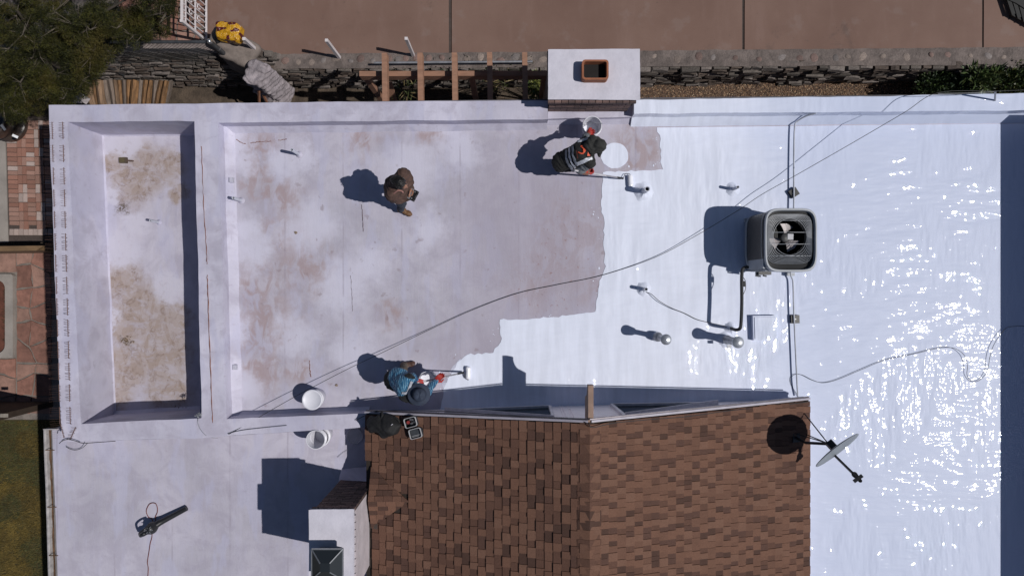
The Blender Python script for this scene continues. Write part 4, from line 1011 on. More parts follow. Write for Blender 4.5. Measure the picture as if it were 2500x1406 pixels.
def rtop(px): return P(px, 166 - (px - 900) * .0055, RT)
def rbot(px): return P(px, 208 - (px - 900) * .011, GZ)
wR = thing('rock_wall', 'long low dark stone retaining wall with cobbles set in its grey mortar cap', 'rock wall', rbot(1500))
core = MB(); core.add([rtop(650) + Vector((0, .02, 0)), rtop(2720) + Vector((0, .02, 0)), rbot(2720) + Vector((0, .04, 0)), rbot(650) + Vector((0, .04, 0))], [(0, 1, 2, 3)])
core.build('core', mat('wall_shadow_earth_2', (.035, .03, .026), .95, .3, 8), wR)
rock_wall(wR, rtop, rbot, 668, 900, .085, (20, 46), 12, .12, (1.1, .95, 1.4))
m_save = st_me
rock_wall(wR, rtop, rbot, 905, 2520, .115, (20, 52), 14, .16, (1.16, 1.1, 1.7))
def capy(px): return 134 - (px - 640) * .0095
cpR = MB().patch(rtop(640) + Vector((0, -.02, .03)), rtop(2720) + Vector((0, -.02, .03)), P(2720, capy(2720), RT) + Vector((0, 0, .02)), P(640, capy(640), RT) + Vector((0, 0, .02)), .10, .014, 4)
cpR.build('cap', mat('grey_mortar_cap', (.145, .118, .108), .92, .3, 4, bump=.8, bsc=22, bdist=.03, dirt=.5), wR, smooth=True)
m_cob = [mat('red_cobble', (.15, .10, .088), .85, .3, 6, rand=.25, bump=.3), mat('tan_cobble', (.20, .16, .14), .85, .3, 6, rand=.25, bump=.3), mat('grey_cobble', (.15, .13, .125), .8, .3, 6, rand=.3, bump=.3)]
cb = []
for k in range(3):
    m = MB(); r = random.Random(k + 80)
    for j, (f, z) in enumerate(((1, 0), (.92, .35), (.6, .75), (.2, .92))):
        for i in range(8):
            a = 2 * math.pi * i / 8; q = .5 * f * r.uniform(.82, 1.1); m.v.append(Vector((q * math.cos(a), q * math.sin(a), z)))
    m.f = [(j * 8 + i, j * 8 + (i + 1) % 8, (j + 1) * 8 + (i + 1) % 8, (j + 1) * 8 + i) for j in range(3) for i in range(8)] + [tuple(range(24, 32))]; m.m = [0] * len(m.f)
    o = m.build('cobble', m_cob[k], smooth=True); cb.append(o.data); bpy.data.objects.remove(o)
r = random.Random(31); xc = 658
while xc < 2500:
    if not 1335 < xc < 1570:
        yy = (rtop(xc).y * .5 + P(xc, capy(xc), RT).y * .5); c = Vector((P(xc, 150, RT).x, yy + r.uniform(-.05, .05), RT + .02)); s_ = r.uniform(.09, .17)
        place('cobble', r.choice(cb), wR, Matrix.Translation(c) @ Matrix.Rotation(r.uniform(0, 3), 4, 'Z') @ Matrix.Diagonal((s_ * 1.25, s_, r.uniform(.012, .035), 1)))
    xc += r.uniform(20, 40) if xc < 1340 else r.uniform(26, 60)

# stucco pier with the bag, at the end of the tall wall
def sdf_lump(name, prims, m, parent, res=.02, k=.05, nz_=.0, nf=9, label=None):
    V, F = sdf_mesh(prims, res, k, nz_, nf)[:2]
    mb = MB(); mb.v = [Vector(v) for v in V]; mb.f = [tuple(f) for f in F]; mb.m = [0] * len(F)
    return mb.build(name, m, parent, smooth=True, label=label)
# ---- small SDF modeller: smooth union of tapered capsules and ellipsoids, meshed with surface nets
def sdf_mesh(prims, res, k, nz_=0., nf=9.):
    lo = np.array([1e9] * 3); hi = -lo
    for p in prims:
        for c, rr_ in p['ext']: lo = np.minimum(lo, np.array(c) - rr_); hi = np.maximum(hi, np.array(c) + rr_)
    lo -= .05 + 2 * res; hi += .05 + 2 * res
    n = np.ceil((hi - lo) / res).astype(int) + 1
    val = np.full(n, .5, np.float32); best = np.full(n, 9., np.float32); ids = np.zeros(n, np.int8)
    for p in prims:
        l = np.array([np.array(c) - rr_ for c, rr_ in p['ext']]).min(0) - .09; h_ = np.array([np.array(c) + rr_ for c, rr_ in p['ext']]).max(0) + .09
        i0 = np.maximum(0, np.floor((l - lo) / res).astype(int)); i1 = np.minimum(n, np.ceil((h_ - lo) / res).astype(int) + 1)
        sl_ = tuple(slice(a, b) for a, b in zip(i0, i1))
        g = np.stack(np.meshgrid(*[lo[a] + res * np.arange(i0[a], i1[a]) for a in range(3)], indexing='ij'), -1)
        d = p['f'](g).astype(np.float32)
        if nz_ and p.get('cloth', True):
            d = d + nz_ * (np.sin(g[..., 0] * nf + 2.1 * np.sin(g[..., 1] * nf * .7)) * np.sin(g[..., 1] * nf * 1.3 + g[..., 2] * nf) + .6 * np.sin(g[..., 2] * nf * 2.3 + 3 * np.sin(g[..., 0] * nf * 1.1) + g[..., 1] * nf * 1.7)).astype(np.float32)
        kk = p.get('k', k); cur = val[sl_]; hh = np.clip(.5 + .5 * (cur - d) / kk, 0, 1)
        val[sl_] = cur * (1 - hh) + d * hh - kk * hh * (1 - hh)
        b = best[sl_]; mk = d < b; b[mk] = d[mk]; ids[sl_][mk] = p['m']
    s = val < 0
    nx, ny, nzz = n
    cs = s[:-1, :-1, :-1].astype(np.int8)
    tot = np.zeros((nx - 1, ny - 1, nzz - 1), np.int8)
    acc = np.zeros((nx - 1, ny - 1, nzz - 1, 3), np.float32); cnt = np.zeros((nx - 1, ny - 1, nzz - 1), np.float32)
    offs = [(a, b, c) for a in (0, 1) for b in (0, 1) for c in (0, 1)]
    def sub(arr, o): return arr[o[0]:nx - 1 + o[0], o[1]:ny - 1 + o[1], o[2]:nzz - 1 + o[2]]
    for o in offs:
        for ax in range(3):
            if o[ax]: continue
            o2 = list(o); o2[ax] = 1; a = sub(val, o); b = sub(val, o2); m_ = (a < 0) != (b < 0)
            t_ = np.where(m_, a / np.where(m_, a - b, 1), 0); q = np.zeros(a.shape + (3,), np.float32)
            for ax2 in range(3): q[..., ax2] = o[ax2]
            q[..., ax] += t_
            acc += q * m_[..., None]; cnt += m_
    act = cnt > 0; idx = -np.ones(act.shape, int); idx[act] = np.arange(act.sum())
    ii = np.argwhere(act); V = lo + res * (ii + acc[act] / cnt[act][:, None])
    F = []; MI = []
    for ax in range(3):
        a = np.take(s, range(0, n[ax] - 1), ax); b = np.take(s, range(1, n[ax]), ax); e_ = np.argwhere(a != b)
        u, v_ = [(1, 2), (2, 0), (0, 1)][ax]
        ok = (e_[:, u] > 0) & (e_[:, v_] > 0) & (e_[:, u] < n[u] - 1) & (e_[:, v_] < n[v_] - 1); e_ = e_[ok]
        c = []
        for du, dv in ((0, 0), (1, 0), (1, 1), (0, 1)):
            q = e_.copy(); q[:, u] -= du; q[:, v_] -= dv; c.append(idx[q[:, 0], q[:, 1], q[:, 2]])
        fl = a[e_[:, 0], e_[:, 1], e_[:, 2]]
        quad = np.stack(c, 1); quad[~fl] = quad[~fl][:, ::-1]
        F.append(quad); MI.append(ids[e_[:, 0], e_[:, 1], e_[:, 2]])
    return V, np.concatenate(F), np.concatenate(MI)
def cap_(p0, p1, r0, r1=None, m=0, flat=None, fs=1.0, **kw):
    """tapered capsule; flat = axis along which the section is squeezed by fs"""
    p0 = np.array(p0, float); p1 = np.array(p1, float); r1 = r0 if r1 is None else r1
    def f(g):
        d = p1 - p0; L2 = d @ d + 1e-9; t_ = np.clip(((g - p0) @ d) / L2, 0, 1); q = g - p0 - t_[..., None] * d
        if flat is not None:
            fl = np.array(flat, float); fl = fl / np.linalg.norm(fl); q = q + (q @ fl)[..., None] * fl * (1 / fs - 1)
        return np.linalg.norm(q, axis=-1) - (r0 + (r1 - r0) * t_)
    return dict(f=f, ext=[(p0, r0), (p1, r1)], m=m, **kw)
def rbox_(c, half, rad, m=0, M=None, **kw):
    c = np.array(c, float); hb = np.array(half, float) - rad; Mi = np.array(M.inverted()) if M is not None else None
    def f(g):
        q = g - c
        if Mi is not None: q = q @ Mi.T
        a = np.abs(q) - hb
        return np.linalg.norm(np.maximum(a, 0), axis=-1) + np.minimum(a.max(-1), 0) - rad
    return dict(f=f, ext=[(c, float(np.linalg.norm(half)))], m=m, **kw)
def ell_(c, rad, m=0, M=None, **kw):
    c = np.array(c, float); rad = np.array(rad, float); Mi = np.array(M.inverted()) if M is not None else None
    def f(g):
        q = g - c
        if Mi is not None: q = q @ Mi.T
        k0 = np.linalg.norm(q / rad, axis=-1); k1 = np.linalg.norm(q / rad ** 2, axis=-1) + 1e-6
        return k0 * (k0 - 1) / k1
    return dict(f=f, ext=[(c, rad.max())], m=m, **kw)
pier = thing('stucco_pier', 'lumpy grey stucco pier end of the tall wall, with a yellow sack on it', 'pier', P(600, 160, GZ))
a = P(560, 118, -1.5); b = P(632, 142, -1.9)
sdf_lump('pier_body', [rbox_(P(592, 133, -2.1), (.34, .27, .42), .10, 0, Matrix.Rotation(R(-24), 3, 'Z') @ Matrix.Rotation(R(14), 3, 'Y')), rbox_(P(622, 160, -2.75), (.36, .26, .5), .12, 0, Matrix.Rotation(R(-15), 3, 'Z')), rbox_(P(560, 110, -1.95), (.22, .2, .4), .08, 0, Matrix.Rotation(R(-20), 3, 'Z'))],
         mat('grey_stucco', (.175, .145, .13), .9, .25, 4, bump=.5, bsc=24, bdist=.02, dirt=.3), pier, .03, .08, .012, 8)
# yellow sack
t = NT('yellow_printed_sack'); p = t.pos(); f = t.ramp(t.noise(t.scale(p, (1, 1.6, 1)), 5.5, 2, .5, .6), .54, .57)
c = t.mix(f, (.50, .26, .014), (.085, .012, .012)); c = t.mix(t.ramp(t.noise(p, 9, 2), .68, .70), c, (.45, .38, .40)); t.base(c); t.set(Roughness=.25); t.l(t.bump(t.noise(p, 16, 4, .6, 1), .9, .03), t.b.inputs['Normal'])
sack = thing('plastic_sack', 'crumpled yellow plastic sack with dark red print on the stucco pier', 'sack', P(560, 82, -1.3))
sdf_lump('sack_body', [rbox_(P(562, 82, -1.42), (.22, .16, .13), .05, 0, Matrix.Rotation(R(-8), 3, 'Z')), rbox_(P(556, 70, -1.36), (.19, .10, .10), .04, 0, Matrix.Rotation(R(-4), 3, 'Z'))], t.m, sack, .018, .03, .008, 19)
hose = cable('pipe_bend', 'short black pipe bend hanging beside the stucco pier', [(537, 88, -1.5), (532, 98, -1.5), (533, 112, -1.7), (540, 122, -2.0)], .05, m_ins, 6, 'pipe')
# standing rock column
colm = thing('rock_pillar', 'pale weathered stone pillar standing beside the house wall', 'stone pillar', P(665, 225, GZ))
sdf_lump('pillar_stone', [rbox_(P(660, 208, -2.45), (.19, .23, .85), .06, 0, Matrix.Rotation(R(-18), 3, 'Z')), rbox_(P(668, 222, -2.9), (.24, .26, .4), .08, 0, Matrix.Rotation(R(-30), 3, 'Z'))], mat('pale_rock', (.30, .265, .285), .9, .25, 4, bump=.9, bsc=12, bdist=.04, dirt=.3), colm, .018, .025, .017, 17)
m_stake = mat('brown_stake', (.24, .11, .065), .8, .2, 10)
for a, b, lab_ in (((632, 214, -2.0), (633, 250, -2.4), 'upright brown stake beside the rock pillar, leftmost of three'), ((636, 218, -2.2), (652, 250, -2.6), 'slanting brown stake beside the rock pillar, middle of three'), ((640, 215, -2.3), (664, 250, -2.7), 'slanting brown stake tucked closest under the rock pillar')):
    tag(MB().beam(P(*a), P(*b), .035, .035).build('wooden_stake', m_stake), lab_, 'stake', 'stakes by the rock pillar')
# white posts on the terrace edge
m_wpost = mat('white_post_paint', (.60, .56, .58), .5, .1, 8)
for (bx_, by_, zt, zb, lab) in ((830, 143, UZ + 1.0, UZ, 'bare white post between the two other white posts on the terrace edge'), (1010, 138, UZ + .98, UZ, 'bare white post on the terrace edge nearest the pergola'), (648, 144, -1.25, UZ, 'weathered white post leaning over the stucco pier')):
    b_ = P(bx_, by_, zb); o = MB().box((b_.x, b_.y, (zt + zb) / 2), (.055, .055, zt - zb)).build('post', m_wpost); tag(o, lab, 'post', 'white posts on the terrace edge'); o.name = 'fence_post'
# chain link fence
m_steel = mat('dark_galvanised_tube', (.10, .105, .115), .4, .25, 10, metal=.6); m_wire = mat('fence_wire', (.055, .052, .05), .5, .2, 20)
FR, FB = -1.1, -2.45
fence = thing('chain_link_fence', 'chain link fence with steel rail and leaning posts along the slate wall', 'fence', P(450, 160, FB))
ta, tb = P(-150, 103, FR), P(514, 103, FR)
MB().tube([ta, tb], .030, 10).build('top_rail', m_steel, fence, smooth=True)
for px, seed in ((514, 1), (160, 2)):
    tp = P(px, 103, FR); pst = MB().tube([Vector((tp.x, tp.y - .01, GZ - .02)), Vector((tp.x, tp.y - .01, FR + .04))], .045, 12).build('post', m_steel, fence, smooth=True)
    MB().lathe((tp.x, tp.y - .01, FR + .03), [(.05, 0), (.052, .02), (.04, .05), (.015, .07)], 14).build('post_cap', mat('shiny_cap', (.5, .5, .5), .25, metal=.9), pst, smooth=True)
    for zz in (-1.4, -1.85, -2.3): MB().lathe((tp.x, tp.y - .01, zz), [(.05, -.012), (.05, .012)], 14, capb=False, capt=False).build('tie_band', m_rim, pst)
mesh = MB(); L = tb.x - ta.x; hh = FR - FB; sp = .075; y_ = tb.y
for k in range(int((L + hh) / sp)):
    for sgn in (1, -1):
        x0 = ta.x - hh + k * sp if sgn > 0 else ta.x + k * sp
        z0, z1 = FB, FR; xx0, xx1 = x0, x0 + sgn * hh
        a = Vector((xx0, y_, z0)); b = Vector((xx1, y_, z1))
        def clipx(a, b, xl, xr):
            if a.x > b.x: a, b = b, a
            if b.x <= xl or a.x >= xr: return None
            if a.x < xl: a = a.lerp(b, (xl - a.x) / (b.x - a.x))
            if b.x > xr: b = a.lerp(b, (xr - a.x) / (b.x - a.x))
            return a, b
        q = clipx(a, b, max(ta.x, X(150) * 1.1), tb.x)
        if q: mesh.tube(q, .0035, 3, False)
mesh.build('wire_mesh', m_wire, fence)
# white iron railing with scrolls
rail = thing('iron_railing', 'white wrought iron railing with scrolls at the end of the terrace', 'railing', P(508, 60, UZ))
fx = P(508, 60, UZ).x; ya_, yb_ = P(508, 104, UZ).y, P(508, -90, UZ).y; zt = UZ + 1.08
rb = MB()
for zz, w_ in ((UZ + .08, .03), (zt, .045), (UZ + .55, .022), (zt - .14, .02)): rb.box((fx, (ya_ + yb_) / 2, zz), (w_, yb_ - ya_, .03))
rb.build('rail', m_wpost, rail)
y_ = ya_
k = 0
while y_ < yb_:
    MB().box((fx, y_, (UZ + .08 + zt) / 2), (.018, .018, zt - UZ - .08)).build('baluster', m_wpost, rail); y_ += .115; k += 1
for yy in (ya_, ya_ + .9): MB().box((fx, yy, (UZ + zt) / 2), (.05, .05, zt - UZ + .06)).build('post', m_wpost, rail)
sc = MB(); r = random.Random(1)
for j in range(5):
    yc = ya_ + .30 + j * .23
    for zc_ in (UZ + .38, UZ + .72):
        sc.tube([Vector((fx, yc + (.075 - .009 * i) * math.cos(i * .62), zc_ + (.12 - .014 * i) * math.sin(i * .62))) for i in range(9)], .011, 5)
sc.build('scroll', m_wpost, rail)
# firewood
m_log = [mat('split_wood_orange', (.155, .082, .036), .85, .45, 4, bump=.5, stretch=(6, 1, 6), rand=.3), mat('bark_grey', (.135, .105, .088), .9, .3, 5, bump=.7, stretch=(6, 1, 6), rand=.25), mat('split_wood_tan', (.17, .108, .068), .85, .4, 4, bump=.5, stretch=(6, 1, 6), rand=.25)]
r = random.Random(17); lx = 196; nl = 0
while lx < 415:
    wd = r.uniform(10, 16); zt = GZ + .62 + r.uniform(-.12, .08); lean = R(14 - (lx - 190) * .14) + r.uniform(-.05, .05)
    a = P(lx + wd / 2, 197, zt); b = a + Vector((math.sin(lean) * .55, -.52, r.uniform(-.10, .0)))
    m = MB(); d = (b - a).normalized(); sx = d.cross(Vector((0, 0, 1))).normalized(); u = sx.cross(d); w2 = wd * S * 1.2 * .55
    sec = [(-w2, -.04), (-w2 * .8, .03), (-.01, .05 + r.uniform(0, .03)), (w2 * .8, .02), (w2, -.05), (0, -.09)]
    vv = [q + sx * (s0 * r.uniform(.85, 1.1)) + u * s1 for q in (a, a.lerp(b, .5) + Vector((r.uniform(-.01, .01), 0, 0)), b) for s0, s1 in sec]
    m.add(vv, [(j * 6 + i, j * 6 + (i + 1) % 6, (j + 1) * 6 + (i + 1) % 6, (j + 1) * 6 + i) for j in range(2) for i in range(6)] + [tuple(range(6))[::-1], tuple(range(12, 18))])
    tag(m.build('firewood_log', r.choices(m_log, (3, 4, 2))[0]), 'split log, %s from the tree end in the top layer of the firewood stack' % ORD[nl], 'firewood', 'split logs of the firewood stack'); lx += wd * .98; nl = min(nl + 1, 19)
for k in range(18):
    c = P(200 + k * 12 + r.uniform(-4, 4), 238 + r.uniform(-4, 4), GZ + r.uniform(.1, .38)); m = MB(); w2 = r.uniform(.035, .06)
    m.lathe(c, [(w2, -.25), (w2 * 1.05, .1), (w2, .25)], 6, Matrix.Rotation(R(90), 3, 'X') @ Matrix.Rotation(r.uniform(0, 1), 3, 'Z')); tag(m.build('firewood_log', r.choice(m_log)), 'short round log, %s from the tree end along the house side of the firewood stack' % ORD[k], 'firewood', 'lower logs of the firewood stack')
for k, (a, b) in enumerate((((190, 232, -2.4), (216, 249, -2.5)), ((160, 243, -2.5), (200, 244, -2.5)))):
    tag(MB().beam(P(*a), P(*b), .14, .03).build('board', mat('grey_board', (.27, .24, .25), .8, .2, 6, stretch=(1, 5, 1))), ('slanting grey board at the tree end of the firewood stack', 'grey board lying flat between firewood and parapet')[k], 'board')
# pergola
perg = thing('pergola', 'brown timber pergola over the planted strip beside the north chimney', 'pergola', P(1100, 200, GZ))
m_tim = mat('brown_timber', (.27, .145, .095), .75, .15, 4, bump=.25, stretch=(1, 4, 1), rand=.06)
pz = -.55
for x, yt in ((938, 130), (1025, 129), (1109, 129), (1195, 128), (1281, 128)):
    a = P(x, yt, pz); b = Vector((P(x + 2, 262, pz).x, P(x, 262, pz).y, pz)); MB().beam(a - Vector((0, 0, .09)), b - Vector((0, 0, .09)), .09, .18).build('rafter', m_tim, perg)
a = P(877, 180, pz - .19); b = P(1345, 179, pz - .19); MB().beam(a - Vector((0, 0, .12)), b - Vector((0, 0, .12)), .09, .23).build('ledger', m_tim, perg)
for x in (888, 1150, 1330):
    a = P(x, 180, pz - .3); MB().box((a.x, a.y, (a.z + GZ) / 2), (.10, .09, a.z - GZ)).build('post', m_tim, perg)
tag(MB().tube([P(913, 154, -2.1), P(1300, 151, -2.1)], .022, 8).build('pipe_rail', m_gpipe, smooth=True), 'grey pipe rail along the wall under the pergola', 'pipe')
tag(MB().beam(P(947, 200, -2.0), P(960, 246, -2.6), .03, .16, Vector((1, 0, .3))).build('board', m_tim), 'brown board leaning under the first pergola rafter', 'board')
MBg = MB(); r = random.Random(8)
# gravel bed
gv = MB().add([P(1540, 190, GZ), P(2236, 188, GZ), P(2236, 262, GZ), P(1540, 262, GZ)], [(0, 1, 2, 3)])
for v in gv.v: v.z = GZ + .008
gv.build('gravel_bed', mat('gravel_base', (.10, .066, .045), .95, .4, 12, bump=.6), kind='structure')
m_gv = [mat('tan_gravel', (.30, .19, .115), .8, .3, 20), mat('brown_gravel', (.15, .085, .055), .8, .3, 20), mat('dark_gravel', (.07, .045, .035), .8, .3, 20), mat('pale_gravel', (.45, .33, .22), .7, .2, 20)]
gs = MB()
for k in range(9000):
    px, py = r.uniform(1545, 2232), r.uniform(194, 258); c = P(px, py, GZ + .012); gs.cm = r.choices((0, 1, 2, 3), (4, 5, 4, 1))[0]; s_ = r.uniform(.010, .024)
    Mq = Matrix.Rotation(r.uniform(0, 6.28), 3, Vector((r.gauss(0, 1), r.gauss(0, 1), r.gauss(0, 1))).normalized())
    gs.add([c + Mq @ (Vector(q) * s_) for q in ((1, 0, 0), (-1, 0, 0), (0, .7, 0), (0, -.7, 0), (0, 0, .6), (0, 0, -.6))], [(0, 2, 4), (2, 1, 4), (1, 3, 4), (3, 0, 4), (2, 0, 5), (1, 2, 5), (3, 1, 5), (0, 3, 5)])
tag(gs.build('gravel', m_gv), 'brown and tan gravel between the rock wall and the house', kind='stuff')
kb = MB().box(P(2238, 215, GZ + .05), (.10, .9, .14)); tag(kb.build('kerb_block', m_flag[1]), 'pale pink kerb between the gravel bed and the hedge', 'kerb')
# leaves helper
def leaf_cloud(blobs, n, L, wd, m_n, seed, up=.3, cm_f=None):
    r = random.Random(seed); mb = MB(); tot = sum(b[1] ** 2 for b in blobs)
    for c, rad, sq in blobs:
        for k in range(int(n * rad ** 2 / tot)):
            d = Vector((r.gauss(0, 1), r.gauss(0, 1), r.gauss(0, 1))).normalized(); rr_ = rad * r.random() ** .38; p = Vector(c) + Vector((d.x, d.y, d.z * sq)) * rr_
            a = (d + Vector((r.gauss(0, .7), r.gauss(0, .7), r.gauss(up, .5)))).normalized() * L * r.uniform(.6, 1.3); q = a.orthogonal().normalized(); q = Matrix.Rotation(r.uniform(0, 6.28), 3, a.normalized()) @ q * wd
            mb.cm = cm_f(r, p) if cm_f else r.randrange(m_n)
            mb.add([p - q * .3, p + a * .45 + q, p + a, p + a * .45 - q], [(0, 1, 2, 3)])
    return mb
m_hl = [mat('dark_hedge_leaf', (.016, .03, .010), .55, .4, 10), mat('green_leaf', (.04, .065, .016), .5, .4, 10), mat('bright_leaf', (.07, .085, .026), .5, .3, 10)]
def bush(name, label, cat, blobs, n, L, wd, seed, mats, cmf=None, group=None):
    b0 = blobs[0][0]; t_ = thing(name, label, cat, (b0[0], b0[1], GZ), group)
    stem = MB(); r = random.Random(seed)
    for c, rad, sq in blobs[:6]:
        for k in range(3): stem.tube([(b0[0] + r.uniform(-.05, .05), b0[1] + r.uniform(-.05, .05), GZ), Vector(c) + Vector((r.uniform(-1, 1), r.uniform(-1, 1), r.uniform(-.2, .6))) * rad * .6], [.014, .005], 5)
    stem.build('stem', m_soil, t_); leaf_cloud(blobs, n, L, wd, len(mats), seed, .3, cmf).build('foliage', mats, t_, kind='stuff'); return t_
bush('hedge', 'dark clipped hedge between the gravel bed and the leafy shrub', 'hedge', [(P(x, y, -2.7), rr_, .8) for x, y, rr_ in ((2285, 205, .36), (2330, 200, .36), (2375, 198, .34), (2290, 222, .3), (2340, 222, .3), (2260, 212, .25))], 5000, .07, .016, 2, [m_hl[0], m_hl[0], m_hl[1]])
bush('leafy_shrub', 'shrub with long pale green leaves beside the dark hedge', 'shrub', [(P(x, y, -2.3), rr_, .6) for x, y, rr_ in ((2392, 196, .18), (2412, 188, .16), (2372, 182, .16), (2405, 205, .16), (2430, 182, .14))], 420, .16, .022, 3, [m_hl[1], m_hl[2], m_hl[1]])
bush('green_bush', 'rounded green bush in the north east corner behind the parapet', 'bush', [(P(x, y, -2.5), rr_, .8) for x, y, rr_ in ((2455, 205, .36), (2490, 200, .4), (2470, 180, .34), (2520, 215, .4), (2440, 185, .25), (2540, 190, .4))], 6500, .07, .018, 4, [m_hl[0], m_hl[1], mat('olive_leaf', (.05, .055, .012), .5, .3, 10)])
bush('vine', 'yellow green leafy plant in the light beside the chimney', 'plant', [(P(x, y, -2.2), rr_, 1) for x, y, rr_ in ((1302, 205, .18), (1298, 225, .18), (1308, 190, .12))], 700, .08, .02, 6, [m_hl[2], mat('yellow_green_leaf', (.16, .17, .04), .5, .3, 10), m_hl[1]])
bush('dry_plant', 'straw coloured dry plant under the pergola rafters', 'plant', [(P(x, y, -2.5), rr_, 1) for x, y, rr_ in ((985, 225, .2), (998, 218, .15), (1240, 205, .25), (1225, 195, .2))], 260, .2, .006, 7, [mat('straw', (.25, .19, .09), .7, .3, 10), m_hl[2]])
bush('creeper', 'dark creeper growing over the low wall under the pergola', 'creeper', [(P(x, y, -2.45), .22, .7) for x, y in ((1010, 165), (1050, 162), (1090, 165), (1130, 160), (1170, 166), (1210, 162), (1250, 160), (1290, 165), (960, 166))], 1500, .09, .012, 9, [m_hl[0], mat('dry_creeper', (.12, .09, .06), .8, .3, 10), m_hl[0]])

# ---- big tree of the north west corner
tree = thing('needle_tree', 'dense dark olive tree with grey bare twigs in the north west corner', 'tree', P(60, 120, GZ))
m_bark = mat('grey_bark', (.055, .045, .036), .9, .3, 8, bump=.6)
tk = MB(); tb_ = P(70, 130, GZ); tm = P(60, 110, -.9); tk.tube([tb_, tb_.lerp(tm, .5) + Vector((.05, 0, 0)), tm], [.17, .14, .10], 10)
r = random.Random(44); blobs = []
spec = [(40, 40, .75), (130, 30, .7), (215, 60, .7), (300, 35, .62), (365, 25, .5), (385, 60, .34), (330, 85, .42), (255, 110, .45), (180, 120, .6), (90, 110, .75), (20, 120, .75), (60, 185, .7), (130, 185, .62), (190, 180, .5), (225, 135, .45), (20, 230, .65), (110, 225, .45), (150, 225, .36), (200, 210, .3), (240, 165, .28), (290, 105, .26), (10, 175, .7), (255, 60, .5), (60, 250, .4), (405, 30, .3), (10, -10, .7), (90, -20, .7), (180, -20, .6), (270, -15, .6), (350, -25, .5), (410, -15, .35), (-30, 60, .7), (50, 75, .6), (340, 55, .4), (165, 75, .5), (30, 265, .3), (150, 243, .22), (135, 238, .2), (170, 236, .2)]
for x, y, rr_ in spec:
    z = -.55 + r.uniform(-.5, .45) - (.35 if rr_ < .4 else 0); blobs.append((P(x, y, z), rr_ * .62, .8))
limb = MB()
for c, rad, sq in blobs:
    mid = tm.lerp(Vector(c), .55) + Vector((r.uniform(-.1, .1), r.uniform(-.1, .1), .08)); tk.tube([tm - Vector((0, 0, r.uniform(.2, .8))), mid - Vector((0, 0, .15)), c], [.045, .026, .010], 6)
    for k in range(4):
        d = Vector((r.gauss(0, 1), r.gauss(0, 1), abs(r.gauss(.1, .8)))).normalized(); q = Vector(c) + d * rad * r.uniform(.7, 1.15); m2 = Vector(c).lerp(q, .5) + Vector((r.uniform(-.1, .1), r.uniform(-.1, .1), 0)); limb.tube([c, m2, q], [.010, .006, .002], 4, False)
        for j in range(2): limb.tube([m2, q + Vector((r.uniform(-.15, .15), r.uniform(-.15, .15), r.uniform(-.05, .1)))], [.005, .0015], 3, False)
tk.build('trunk', m_bark, tree, smooth=True); limb.build('twig', mat('grey_twig', (.12, .10, .08), .9, .3, 8), tree, kind='stuff')
m_nd = [mat('olive_needle', (.050, .050, .010), .7, .45, 3, spec=.2), mat('dark_needle', (.018, .021, .007), .7, .4, 3, spec=.2), mat('brown_needle', (.066, .054, .014), .7, .35, 3, spec=.2), mat('grey_needle', (.05, .046, .028), .7, .3, 3, spec=.2)]
clum = []
rr2 = random.Random(55)
for c, rad, sq in blobs:       # every crown mass breaks up into tufts
    for k in range(int(26 * rad / .4)):
        d = Vector((rr2.gauss(0, 1), rr2.gauss(0, 1), rr2.gauss(.25, .8))).normalized(); clum.append((Vector(c) + Vector((d.x, d.y, d.z * .75)) * rad * rr2.uniform(.45, 1.22), rr2.uniform(.05, .12), .8))
def ncm(r, p):
    v = noise.noise(p * 2.1) + r.uniform(-.35, .35); return 1 if v < -.12 else (2 if v > .35 else (3 if r.random() < .12 else 0))
leaf_cloud(clum, 185000, .052, .0034, 4, 12, .35, ncm).build('crown', m_nd, tree, kind='stuff')

# ---- west yard pieces
m_wood = mat('varnished_brown_wall', (.17, .105, .055), .6, .2, 4, bump=.3)
gwall = thing('garden_wall', 'low brown capped wall with a pointed end between brick path and flagstones', 'wall', P(40, 605, GZ))
wz = -2.3; q = [P(-200, 604, wz), P(84, 600, wz), P(106, 600, wz), P(88, 612, wz), P(-200, 616, wz)]
MB().prism(q[::-1], wz - .07, wz).build('cap', m_wood, gwall); q2 = [P(-200, 606, wz), P(84, 602, wz), P(86, 610, wz), P(-200, 614, wz)]
MB().prism(q2[::-1], GZ, wz - .07).build('wall_body', m_wood, gwall)
sw3 = thing('stepped_wall', 'dark brown garden wall with stepped top above the lawn', 'wall', P(40, 985, GZ))
m_dkw = mat('dark_brown_wall', (.04, .026, .018), .75, .2, 4, bump=.3)
for i, (xa, xb, zt) in enumerate(((-200, 2, -1.75), (2, 32, -1.62), (32, 84, -1.38), (84, 130, -1.15))):
    ya = 979; a = P(xa, ya, GZ); b = P(xb, ya, GZ)
    MB().box(((a.x + b.x) / 2, a.y - .06, (zt + GZ) / 2), (b.x - a.x - .003, .12, zt - GZ)).build('wall_step', m_dkw, sw3)
    MB().box(((a.x + b.x) / 2, a.y - .06, zt + .012), (b.x - a.x - .004, .16, .024)).build('coping', mat('tan_coping', (.27, .19, .13), .7, .15, 5), sw3)
for k in range(6):
    c = P(2 + k * 3.3, 1014, -1.70); tag(MB().box(c, (.012, .07, .02)).build('railing_bar', mat('dull_pale_metal', (.28, .25, .22), .6)), 'pale short railing bar on the stepped wall, %s from the left' % ORD[k], 'bar', 'row of pale bars on the stepped wall')
